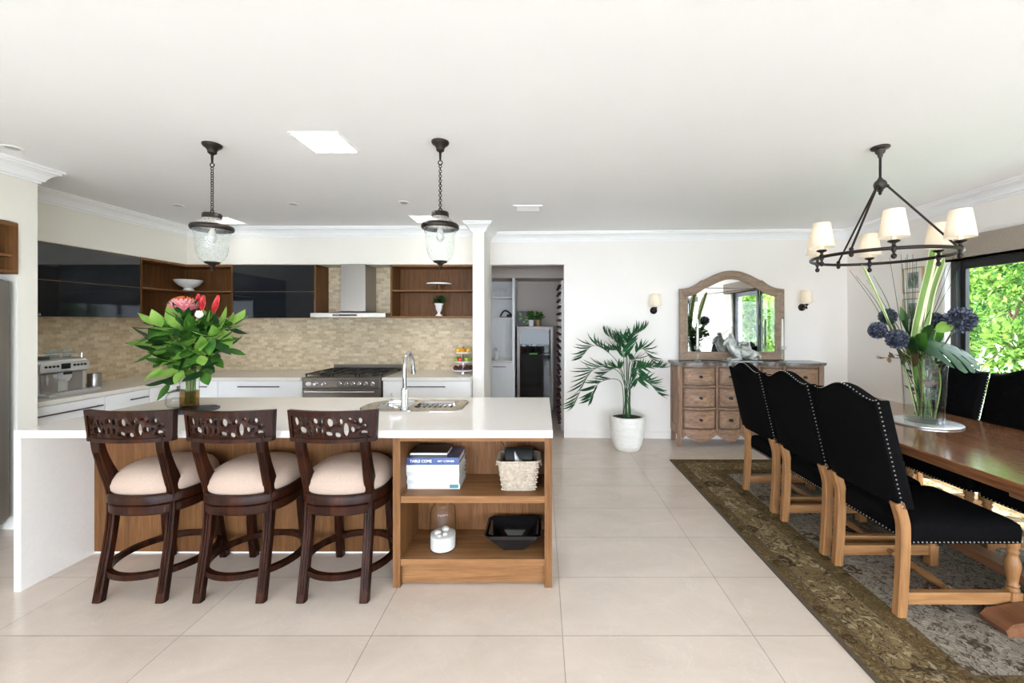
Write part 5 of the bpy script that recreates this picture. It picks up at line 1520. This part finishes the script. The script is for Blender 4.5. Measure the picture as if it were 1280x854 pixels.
B(-.155, -.045, -.745, .975, .075, .125, .005).build('stretcher', M['tableleg'], t)

# ================================================================== DINING CHAIRS  (local: front = +y)
def make_chair(lab, loc, rz):
    t = thing('dining_chair', lab, 'dining chair', loc, rz, 'black upholstered dining chairs')
    oak, blk = M['oak'], M['blackfabric']
    for s in (-1, 1):
        p = spline([(s * .222, -.305, 0), (s * .222, -.292, .2), (s * .222, -.285, .40), (s * .222, -.290, .48), (s * .222, -.318, .575)], 4)
        MB().bar(p, .046, [.050] * len(p), (1, 0, 0), 1).build('rear_leg', oak, t, 30)
        mb = MB().box(s * .222 - .027, s * .222 + .027, .243, .297, .0, .125, .004)
        mb.lathe([(.025, .125), (.027, .135), (.020, .145), (.026, .155), (.020, .165), (.024, .20), (.031, .245), (.031, .27), (.022, .30), (.020, .31), (.027, .325), (.020, .338), (.026, .35), (.026, .375)], 18, (s * .222, .27, 0))
        mb.build('front_leg', oak, t, 40)
        B(s * .222 - .016, s * .222 + .016, -.272, .245, .062, .122, .003).build('side_stretcher', M['oak_y'], t)
    MB().lathe([(.014, -.205), (.014, -.17), (.020, -.16), (.014, -.15), (.018, -.10), (.023, -.04), (.015, -.015), (.022, 0), (.015, .015), (.023, .04), (.018, .10), (.014, .15), (.020, .16), (.014, .17), (.014, .205)], 14, (0, -.0, .092), 'X').build('turned_stretcher', M['oak_x'], t, 50)
    # seat
    mb = MB(); n = 10
    def rr(hx, y0, y1, r, m=5): return arc(hx - r, y0 + r, r, r, -90, 0, m) + arc(hx - r, y1 - r, r, r, 0, 90, m) + arc(-hx + r, y1 - r, r, r, 90, 180, m) + arc(-hx + r, y0 + r, r, r, 180, 270, m)
    lv = [(.243, -.268, .292, .372), (.247, -.27, .298, .376), (.249, -.27, .302, .44), (.244, -.268, .296, .465), (.225, -.25, .275, .482), (.17, -.2, .22, .494), (.08, -.1, .12, .499)]
    mb.loft([[(x, y, z) for x, y in rr(hx, a, b_, .02 if z < .47 else .04)] for hx, a, b_, z in lv])
    seat = mb.build('seat', blk, t, 50)
    def nails(pts, nm, par):
        mb = MB()
        for q in pts: mb.ball(q, .0042, 6, 4)
        return mb.build(nm, M['nail'], par, 180)
    P = []
    k = 0
    for s in (-1, 1):
        for i in range(26): P.append((s * .249, -.255 + i * .0216, .383))
    for i in range(22): P.append((-.235 + i * .0224, .302, .383)); P.append((-.235 + i * .0224, -.2705, .383))
    nails(P, 'nail_trim', seat)
    # back
    zb, zt = .545, 1.085
    def top(x):
        a = abs(x)
        return zt + .062 * (.5 * (1 + math.cos(PI * min(a / .215, 1)))) + (.008 * (a - .215) / .03 if a > .215 else 0)
    hwk = .245
    outl = [(-hwk, zb), (hwk, zb)] + [(hwk, zb + (zt - zb) * k / 6) for k in range(1, 6)] + [(hwk - 2 * hwk * k / 36, top(hwk - 2 * hwk * k / 36)) for k in range(37)] + [(-hwk, zt - (zt - zb) * k / 6) for k in range(1, 6)]
    def yb(z): return -.318 - .235 * (z - zb)
    TH = .075
    def lvl(ins, off):
        zc = (zb + zt) / 2
        out = []
        for x, z in outl:
            fx = (hwk - ins) / hwk; fz = (zt - zb - 2 * ins) / (zt - zb)
            zz = zc + (z - zc) * fz
            out.append((x * fx, yb(zz) + off, zz))
        return out
    mb = MB(); mb.loft([lvl(.014, -.006), lvl(.004, 0), lvl(0, .012), lvl(0, TH - .012), lvl(.004, TH), lvl(.02, TH + .012), lvl(.06, TH + .024)])
    back = mb.build('backrest', blk, t, 40)
    P = []
    for s in (-1, 1):
        for i in range(24): z = zb + .015 + i * .0225; P.append((s * (hwk + .0005), yb(z) + .013, z))
    for i in range(24):
        x = -hwk + .012 + i * (2 * hwk - .024) / 23; z = top(x); P.append((x, yb(z) + .014, z + .0005))
    nails(P, 'nail_trim', back)
    mb = MB()
    for x in (-.095, .095):
        for z in (.72, .82, .96): mb.ball((x, yb(z) + TH + .022, z), (.014, .008, .014), 10, 6)
    mb.build('tufting_button', blk, back, 180)
    return t
z0 = RZ + .0005
ch = make_chair('black studded chair nearest the viewer on the left side of the dining table', (2.12, 2.333, z0), -PI / 2)
dup(ch, (2.12, 2.89, z0), -PI / 2, 'black studded chair in the middle of the left side of the dining table')
dup(ch, (2.12, 3.473, z0), -PI / 2, 'black studded chair on the left side of the table, nearest the sideboard')
dup(ch, (3.09, 3.52, z0), PI / 2, 'black studded chair on the window side, just right of the big glass vase')
dup(ch, (3.09, 2.965, z0), PI / 2, 'black studded chair on the window side, cut by the right edge of the picture')
dup(ch, (3.09, 2.41, z0), PI / 2, 'black studded chair on the window side tucked under the near table end')

# ================================================================== DINING VASE
DX, DY, DZ = 2.785, 3.03, .7605
mb = MB(); mb.lathe([(.205, 0), (.212, .003), (.212, .010), (.205, .012), (.001, .012)], 48)
single(mb, 'round_tray', M['silvermat'], 'round pale board under the big glass vase on the dining table', 'tray', (DX, DY, DZ), smooth=40)
DZ += .0125
t = thing('large_vase', 'big clear glass vase of dark flower heads on the dining table', 'vase', (DX, DY, DZ))
MB().lathe([(.105, 0), (.112, .004), (.118, .18), (.126, .36), (.135, .475), (.130, .475), (.121, .36), (.112, .18), (.106, .018), (.001, .018)], 44, cap1=False).build('glass', M['clear'], t, 60)
MB().lathe([(.1055, .019), (.109, .11), (.001, .11)], 36).build('water', M['water'], t, 60)
def dp(px, py, dy=0.):
    Y = DY + dy
    return ((px - 677) * Y / 520, Y, 1.5 - (py - 402) * Y / 520)
def dv(dx, dy, dz): return (DX + dx, DY + dy, DZ + dz)
for i, (px, py, dy, r, lab) in enumerate(((1110, 396, .08, .060, 'dark blue ball flower, the uppermost of the three left of the blades'), (1097, 413, -.03, .060, 'dark blue ball flower furthest left in the big glass vase'), (1121, 424, -.12, .068, 'dark blue ball flower low over the rim, left of the blades'),
                                          (1168.5, 401, .06, .060, 'dark blue ball flower between the tall blades and the largest ball'), (1200, 400, -.08, .092, 'largest dark blue ball flower, at the right of the vase'))):
    base = dv(random.uniform(-.04, .04), random.uniform(-.04, .04), .035); c = Vector(dp(px, py, dy))
    t = thing('ball_flower', lab, 'flower', base, 0, 'dark blue ball flowers in the big vase')
    flower_stem(t, base, [base, dv((c.x - DX) * .25, dy * .3, .40), tuple(c)], .006, 'darkstem')
    o = c - Vector(base)
    MB().ball(o, r * .80, 14, 10).build('flower_core', M['navy'], t, 180)
    ma = MB(); mc = MB(); rnd = random.Random(i); N = 420
    for k in range(N):
        zz = 1 - 2 * (k + .5) / N; ph = 2.39996 * k; s = math.sqrt(1 - zz * zz)
        d = Vector((s * math.cos(ph), s * math.sin(ph), zz))
        tw = Vector((-d.y, d.x, .3)) * rnd.uniform(-.7, .7)
        (ma if rnd.random() < .6 else mc).leaf(o + d * r * .70, d + tw, d.orthogonal() + Vector((0, 0, .5)), r * rnd.uniform(.30, .42), r * .16, 1.1 * rnd.uniform(-.4, 1), 3, .4)
    ma.build('petals', M['navy'], t, 180); mc.build('petal_tips', M['navy_tip'], t, 180)
# striped blades
def blade(lab, pts, width, nm='striped_blade', mat='stripe', grp='variegated blades in the big vase', lean=(.25, -1, 0)):
    base = Vector(pts[0]); P = [Vector(p) - base for p in spline(pts, 8)]
    t = thing(nm, lab, 'foliage', base, 0, grp)
    mb = MB(); n = len(P); lay = []
    cols_ = 6
    rows_ = []
    for j, p in enumerate(P):
        tan = (P[min(j + 1, n - 1)] - P[max(j - 1, 0)]).normalized()
        nrm = Vector(lean); nrm = (nrm - tan * nrm.dot(tan)).normalized(); sd = tan.cross(nrm)
        f = j / (n - 1); w_ = width * (min(1, .35 + f * 2.2)) * (1 if f < .93 else max(.25, (1 - f) / .07)) * .5
        rows_.append([mb.vert(p + sd * w_ * (2 * q / cols_ - 1) + nrm * abs(2 * q / cols_ - 1) ** 1.3 * w_ * .35) for q in range(cols_ + 1)])
    for a, b_ in zip(rows_, rows_[1:]):
        for q in range(cols_): mb.face([a[q], a[q + 1], b_[q + 1], b_[q]])
    o = mb.build('blade', M[mat], t, 180)
    at = o.data.attributes.new('across', 'FLOAT', 'POINT')
    at.data.foreach_set('value', [q / cols_ for _ in rows_ for q in range(cols_ + 1)])
    return t
blade('tallest pale edged blade leaf, rising in front of the chandelier', [dv(-.03, .0, .03), dp(1140, 440, -.02), dp(1148, 385, -.04), dp(1160, 335, -.06), dp(1168, 292, -.06)], .085)
blade('pale edged blade leaf right behind the tallest one', [dv(.02, .02, .03), dp(1150, 440, .03), dp(1155, 390, .04), dp(1164, 350, .05), dp(1176, 312, .05)], .055, lean=(.6, -1, 0))
blade('narrow pale edged blade leaf bending right', [dv(.04, -.01, .03), dp(1154, 440, 0), dp(1159, 400, 0), dp(1166, 362, 0), dp(1180, 322, 0)], .04, lean=(-.6, -1, 0))
blade('long thin leaf leaning left from the big vase', [dv(-.05, 0, .03), dp(1124, 440, 0), dp(1108, 398, -.02), dp(1092, 362, -.05), dp(1077, 331, -.06)], .024)
gt = [(1062, 338), (1070, 345), (1083, 350), (1092, 345), (1112, 322), (1126, 318), (1132, 322), (1137, 326), (1141, 318), (1146, 324), (1184, 330), (1193, 318), (1200, 336), (1128, 330), (1134, 318), (1143, 330)]
for i, (px, py) in enumerate(gt):
    b0 = dv(random.uniform(-.03, .03), random.uniform(-.03, .03), .05); tip = dp(px, py, random.uniform(-.1, .1))
    mid = dp(1138 + (px - 1138) * .30, 425, 0); m2 = dp(1138 + (px - 1138) * .6, 385 if abs(px - 1138) < 30 else 380, 0)
    t = thing('grass_stalk', 'thin dark grass stalk fanning out above the big vase', 'foliage', b0, 0, 'thin grass stalks in the big vase')
    MB().tube([Vector(q) - Vector(b0) for q in spline([b0, mid, m2, tip], 6)], [.0035, .0012], 5).build('stalk', M['leaf_dark'], t, 60)
# monstera
base = Vector(dv(.03, -.05, .03)); stem_top = Vector(dp(1147, 428, -.12)); tip = Vector(dp(1234, 436, -.14))
t = thing('monstera_leaf', 'large split monstera leaf reaching right from the big vase', 'leaf', base)
flower_stem(t, base, [tuple(base), dv(.04, -.08, .35), tuple(stem_top)], .005)
ax = (tip - stem_top); Lm = ax.length; ax.normalize(); nrm = Vector((-.10, -.52, .85)); nrm = (nrm - ax * nrm.dot(ax)).normalized(); sd = nrm.cross(ax)
mb = MB(); nu = 96
def mo(u, s):  # half width with notches
    wv = (math.sin(PI * min(1, (u * .93 + .10)) ** .78)) * .22
    return wv
for s in (-1, 1):
    prev = None
    for k in range(nu + 1):
        u = k / nu
        c = stem_top + ax * (u * Lm) + nrm * (-.10 * u * u)
        cut = (u * 6.2 + (.15 if s > 0 else .4)) % 1
        wv = mo(u, s); notch = (.80 > cut) or u < .14 or u > .96
        full = wv * (1 - .12 * abs(cut / .84 - .5)) if notch else wv * .34
        rowv = []
        for q in range(5):
            f = q / 4 * full
            pos = c + sd * s * f + ax * (f * .35 - .04 * (1 - u)) + nrm * (-.30 * f * f / .2 + .03 * f)
            rowv.append(mb.vert(pos - base))
        if prev:
            for q in range(4): mb.face([prev[q], prev[q + 1], rowv[q + 1], rowv[q]] if True else None)
        prev = rowv
mb.build('blade', M['monstera'], t, 60)
# smaller leaves and dried leaves
for i, (px, py, dy, L_, W_, mt, lab) in enumerate(((1116, 408, -.05, .16, .10, 'leaf', 'rounded green leaf left of the tall blades'), (1128, 402, .05, .16, .10, 'leaf', 'rounded green leaf just behind the tall blades at the left'), (1157, 413, -.06, .10, .06, 'leaf_light', 'small bright green leaf right of the tall blades'), (1183, 409, -.05, .14, .09, 'leaf_light', 'pale green leaf under the largest dark ball flower'),
                                              (1103, 421, -.08, .12, .07, 'leaf', 'green leaf under the ball flower furthest left'),
   (1127, 410, -.09, .15, .10, 'leaf_dark', 'dark green leaf between the low ball flower and the tall blades'), (1152, 420, -.10, .17, .10, 'leaf_dark', 'dark green leaf at the foot of the tall blades, on the right'), (1165, 424, .05, .17, .10, 'leaf', 'green leaf lying over the stalk of the monstera leaf'),
   (1112, 434, -.10, .13, .07, 'leaf_dark', 'dark green leaf drooping below the low ball flower'), (1122, 446, -.13, .16, .07, 'brownstem', 'brown dried leaf inside the left rim of the big vase'), (1140, 452, -.12, .18, .07, 'brownstem', 'brown dried leaf hanging inside the middle of the big vase'), (1136, 437, -.14, .2, .11, 'leaf_dark', 'dark green leaf hanging over the left rim of the big vase'), (1146, 432, -.13, .2, .12, 'leaf', 'green leaf over the middle of the vase rim'))):
    b0 = dv(random.uniform(-.03, .03), random.uniform(-.03, .03), .04); c = Vector(dp(px, py, dy))
    t = thing('green_leaf', lab, 'leaf', b0, 0, 'small leaves in the big vase')
    c0 = Vector(dp(px + (1145 - px) * .35, py + 6, dy * .7))
    flower_stem(t, b0, [b0, dv((c0.x - DX) * .4, dy * .4, .42), tuple(c0)], .004)
    MB().leaf(c0 - Vector(b0), (c - c0) + Vector((0, -.01, .01)), (0, -.7, .7), L_, W_, .3, 6, .1).build('blade', M[mt], t, 180)
for i in range(8):
    b0 = dv(.05 * math.cos(i * 2.4), .05 * math.sin(i * 2.4), .04); top_ = dv(.09 * math.cos(i * 2.4 + 2.6), .08 * math.sin(i * 2.4 + 2.6), .50)
    branch(b0, dv(.02 * math.cos(i), .02 * math.sin(i), .25), top_, 13, .095, .05, ['leaf_dark', 'brownstem', 'leaf_dark'], 300 + i, 'foliage_sprig', 'leafy sprig standing inside the big glass vase', 'leafy sprigs inside the big vase', .3, 1., 'foliage', 'darkstem', .0055)
b0 = dv(-.05, -.03, .06); branch(b0, dv(-.09, -.05, .42), dp(1103, 447, -.06), 8, .07, .035, ['brownstem', 'leaf_dark'], 77, 'dried_sprig', 'brown dried sprig drooping over the left rim of the big vase', None, .6, 1.2, 'foliage', 'brownstem', .004)
b0 = dv(.06, -.02, .06); tw = [b0, dv(.10, -.05, .45), dp(1222, 458, -.05), dp(1262, 428, -.02), dp(1276, 410, 0)]
t = thing('bare_twig', 'thin bare twig reaching right past the monstera leaf', 'twig', b0)
MB().tube([Vector(q) - Vector(b0) for q in spline(tw, 8)], [.0045, .002], 6).build('twig', M['brownstem'], t, 60)

# ================================================================== CHANDELIER
CX, CY = 2.23, 2.74
t = thing('chandelier', 'round dark iron chandelier with six cream shades over the dining table', 'chandelier', (CX, CY, CEIL))
ir = M['iron']; RR = .385; zr = 1.925 - CEIL
MB().lathe([(.052, 0), (.055, -.006), (.05, -.014), (.03, -.022), (.026, -.04), (.016, -.05), (.012, -.07)], 28).build('ceiling_rose', M['pewter'], t, 40)
MB().tube([(0, 0, -.06), (0, 0, -.215)], .0075, 12).build('stem', ir, t, 50)
mb = MB().ball((0, 0, -.25), .037, 18, 12); mb.lathe([(.012, -.205), (.016, -.215), (.012, -.225)], 14); mb.lathe([(.012, -.282), (.018, -.29), (.008, -.30), (.011, -.308), (.002, -.318)], 14); mb.build('hub', M['pewter'], t, 60)
MB().torus((0, 0, zr), RR, .0105, 72, 10).build('ring', ir, t, 60)
for d in (90, 210, 330):
    a = R(d); e = Vector((RR * math.cos(a), RR * math.sin(a), zr)); s = Vector((.037 * math.cos(a), .037 * math.sin(a), -.262))
    mb = MB().tube([s, e + Vector((0, 0, .02))], .0065, 10); mb.ball(s, .011, 10, 7); mb.ball(e + Vector((0, 0, .018)), .013, 10, 7)
    mb.lathe([(.008, .0), (.013, -.012), (.013, -.02), (.006, -.03)], 12, (e.x, e.y, e.z))
    mb.build('support_rod', ir, t, 50)
for d in (0, 60, 120, 180, 240, 300):
    a = R(d); c = (RR * math.cos(a), RR * math.sin(a), zr)
    mb = MB().lathe([(.004, -.062), (.012, -.056), (.015, -.046), (.012, -.036), (.006, -.03), (.009, -.02), (.015, -.008), (.015, .010), (.008, .018), (.010, .028), (.028, .036), (.031, .042), (.026, .046), (.012, .044)], 18, c)
    arm = mb.build('lamp_cup', ir, t, 50)
    MB().lathe([(.0125, .044), (.0125, .105), (.009, .11)], 14, c).build('candle_tube', M['ivory'], arm, 50)
    MB().lathe([(.010, .11), (.017, .13), (.014, .15), (.003, .165)], 12, c).build('bulb', M['bulb'], arm, 60)
    MB().lathe([(.073, .062), (.050, .222), (.0488, .222), (.0718, .062)], 36, c, cap0=False, cap1=False).build('shade', M['shade'], t, 60)

# ================================================================== WINDOW DRESSING, PICTURES
t = thing('roman_blind', 'taupe fabric blind folded up above the garden window', 'blind', (3.86, 1.95, 2.07))
L = 2.05
mb = MB().box(-.115, -.0, 0, L, .0, .19, .006); mb.build('pelmet', M['blind'], t)
mb = MB()
for k in range(3): mb.box(-.10, -.02, .01, L - .01, -.010 - k * .0, -.001)
mb.build('lower_fold', M['blind'], t)
mb = MB().box(3.835, 3.86, 3.955, 3.985, 0, 2.07).box(3.835, 3.86, 2.04, 2.09, 0, 2.07)
struct(mb, 'trim_2', M['trim'])
for z, lab in ((1.795, 'upper of two small gilt framed botanical prints beside the garden window'), (1.475, 'lower of two small gilt framed botanical prints beside the garden window')):
    t = thing('framed_print', lab, 'picture', (3.8595, 4.19, z), 0, 'botanical prints by the window')
    W, H = .24, .265
    mb = MB()
    for a in ((0, W, 0, .012), (0, W, H - .012, H), (0, .012, .012, H - .012), (W - .012, W, .012, H - .012)): mb.box(-.02, 0, a[0], a[1], a[2], a[3], .002)
    mb.build('frame', M['gold'], t)
    B(-.008, 0, .012, W - .012, .012, H - .012).build('mat_board', M['paper'], t)
    mb = MB(); rnd = random.Random(int(z * 100))
    mb.box(-.0095, -.0082, .06, W - .06, .05, H - .05)
    mb.build('print_panel', M['greyprint'], t)
    mb = MB()
    for k in range(14):
        yy = .07 + .1 * rnd.random(); z1 = .06 + .09 * rnd.random()
        mb.leaf((-.0105, yy, z1), (0, rnd.uniform(-.5, .5), 1), (-1, 0, 0), .07, .02, 0, 4, .02)
    mb.build('botanical_drawing', M['ink'], t)

# ================================================================== GARDEN
def shrub_meshes(seed, n, size, ls, mats, names):
    rnd = random.Random(seed); mbs = [MB() for _ in mats]
    lumps = [(Vector((rnd.uniform(-.8, .8) * size[0], rnd.uniform(-.8, .8) * size[1], rnd.uniform(.15, .9) * size[2])), rnd.uniform(.35, .6)) for _ in range(16)]
    for k in range(n):
        c, r = lumps[rnd.randrange(len(lumps))]
        d = Vector((rnd.gauss(0, 1), rnd.gauss(0, 1), rnd.gauss(0, 1))).normalized()
        p = c + d * r * (rnd.random() ** .35)
        if p.z < .02: p.z = rnd.uniform(.02, .3)
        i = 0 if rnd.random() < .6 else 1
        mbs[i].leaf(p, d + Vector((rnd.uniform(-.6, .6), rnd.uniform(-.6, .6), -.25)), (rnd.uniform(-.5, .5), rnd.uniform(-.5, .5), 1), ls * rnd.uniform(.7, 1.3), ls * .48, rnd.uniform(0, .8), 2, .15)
    return mbs
def make_shrub(seed, loc, size, n, ls, mats, lab, name='garden_shrub', grp='green shrubs outside the window'):
    t = thing(name, lab, 'shrub', loc, 0, grp)
    mbs = shrub_meshes(seed, n, size, ls, mats, None)
    for mb, m, nm in zip(mbs, mats, ('pale_leaves', 'dark_leaves')): mb.build(nm, M[m], t, 180)  # pale and dark leaf colours, mixed at random
    mb = MB(); rnd = random.Random(seed)
    for k in range(5):
        mb.tube(spline([(rnd.uniform(-.1, .1), rnd.uniform(-.1, .1), 0), (rnd.uniform(-.3, .3) * size[0], rnd.uniform(-.3, .3) * size[1], size[2] * .45), (rnd.uniform(-.7, .7) * size[0], rnd.uniform(-.7, .7) * size[1], size[2] * .85)], 5), [.035, .01], 7)
    mb.build('branches', M['brownstem'], t, 60)
    return t
GZ = -.06
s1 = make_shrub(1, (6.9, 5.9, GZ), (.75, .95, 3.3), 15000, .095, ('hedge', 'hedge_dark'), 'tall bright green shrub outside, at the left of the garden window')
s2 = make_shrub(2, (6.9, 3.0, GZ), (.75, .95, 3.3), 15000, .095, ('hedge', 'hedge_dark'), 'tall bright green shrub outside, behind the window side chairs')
dup(s2, (8.3, 7.9, GZ), 1.2, 'tall bright green shrub outside, seen between the two nearer shrubs')
dup(s1, (6.6, .3, GZ), 3.0, 'tall green shrub outside the second window, reflected in the mirror at the left')
dup(s2, (6.4, -2.2, GZ), .7, 'tall green shrub outside the second window towards the rear')
dup(s1, (10.2, 9.4, GZ), 2.4, 'tall green shrub further back in the garden, filling the gap in the window')
dup(s2, (9.3, 1.2, GZ), 4.0, 'tall green shrub outside the second window, reflected in the middle of the mirror')
dup(s1, (7.9, -4.0, GZ), 5.0, 'tall green shrub furthest to the rear of the garden')
make_shrub(5, (4.95, 4.15, GZ), (.3, .6, 1.05), 1800, .07, ('blossom', 'hedge_dark'), 'low white flowering shrub outside, just above the window side chairs', 'flowering_shrub', None)

# ================================================================== LIGHT
w = bpy.data.worlds.new('sky'); SC.world = w; w.use_nodes = True
nt = w.node_tree; bg = nt.nodes['Background']; bg.inputs[0].default_value = (.865, .955, 1.10, 1); bg.inputs[1].default_value = SKY
def area(name, loc, rot, sx, sy):
    l = bpy.data.lights.new(name, 'AREA'); l.shape = 'RECTANGLE'; l.size = sx; l.size_y = sy; l.cycles.is_portal = True; l.energy = 1
    o = bpy.data.objects.new(name, l); COL.objects.link(o); o.location = loc; o.rotation_euler = rot; return o
area('portal_rear', (-.4, -3.4, 1.15), (PI / 2, 0, 0), 7.6, 2.3)
area('portal_window', (4.2, 2.975, 1.06), (PI / 2, 0, PI / 2), 1.75, 2.12)
area('portal_window_rear', (4.2, -1.425, 1.06), (PI / 2, 0, PI / 2), 3.35, 2.12)
s = bpy.data.lights.new('sun', 'SUN'); s.energy = SUN; s.angle = R(1.5); s.color = (.90, .98, 1.10)
so = bpy.data.objects.new('sun', s); COL.objects.link(so)
so.rotation_euler = Vector((.33, -.10, .93)).to_track_quat('Z', 'Y').to_euler()
# downlights and lit lamps
def point(name, loc, e, col, r=.03):
    l = bpy.data.lights.new(name, 'POINT'); l.energy = e; l.color = col; l.shadow_soft_size = r
    o = bpy.data.objects.new(name, l); COL.objects.link(o); o.location = loc
def spot(loc, e):
    l = bpy.data.lights.new('downlight_beam', 'SPOT'); l.energy = e; l.color = (1, .95, .87); l.spot_size = R(120); l.spot_blend = .8; l.shadow_soft_size = .05
    o = bpy.data.objects.new('downlight_beam', l); COL.objects.link(o); o.location = loc
for x, y in ((-3.5, 2.75), (-3.6, 4.12), (-2.43, 4.07), (-1.33, 4.01)): spot((x, y, CEIL - .02), DOWN)

# ================================================================== CAMERA
cam = bpy.data.cameras.new('camera'); co = bpy.data.objects.new('camera', cam); COL.objects.link(co)
co.location = (0, 0, 1.5); co.rotation_euler = (PI / 2, 0, 0)
cam.sensor_width = 36; cam.lens = 36 * 520 / 1280; cam.shift_x = -37 / 1280; cam.shift_y = -25 / 1280
cam.clip_start = .02; cam.clip_end = 200
SC.camera = co
vs = SC.view_settings; vs.view_transform = 'Standard'; vs.look = 'None'; vs.gamma = 1; vs.use_curve_mapping = False; vs.exposure = EXPO
SC.display_settings.display_device = 'sRGB'
cy = SC.cycles
cy.max_bounces = 14; cy.diffuse_bounces = 7; cy.glossy_bounces = 5; cy.transparent_max_bounces = 24; cy.transmission_bounces = 6
cy.caustics_reflective = False; cy.caustics_refractive = False; cy.sample_clamp_indirect = 8
try: cy.use_denoising = True; cy.denoiser = 'OPENIMAGEDENOISE'
except Exception: pass
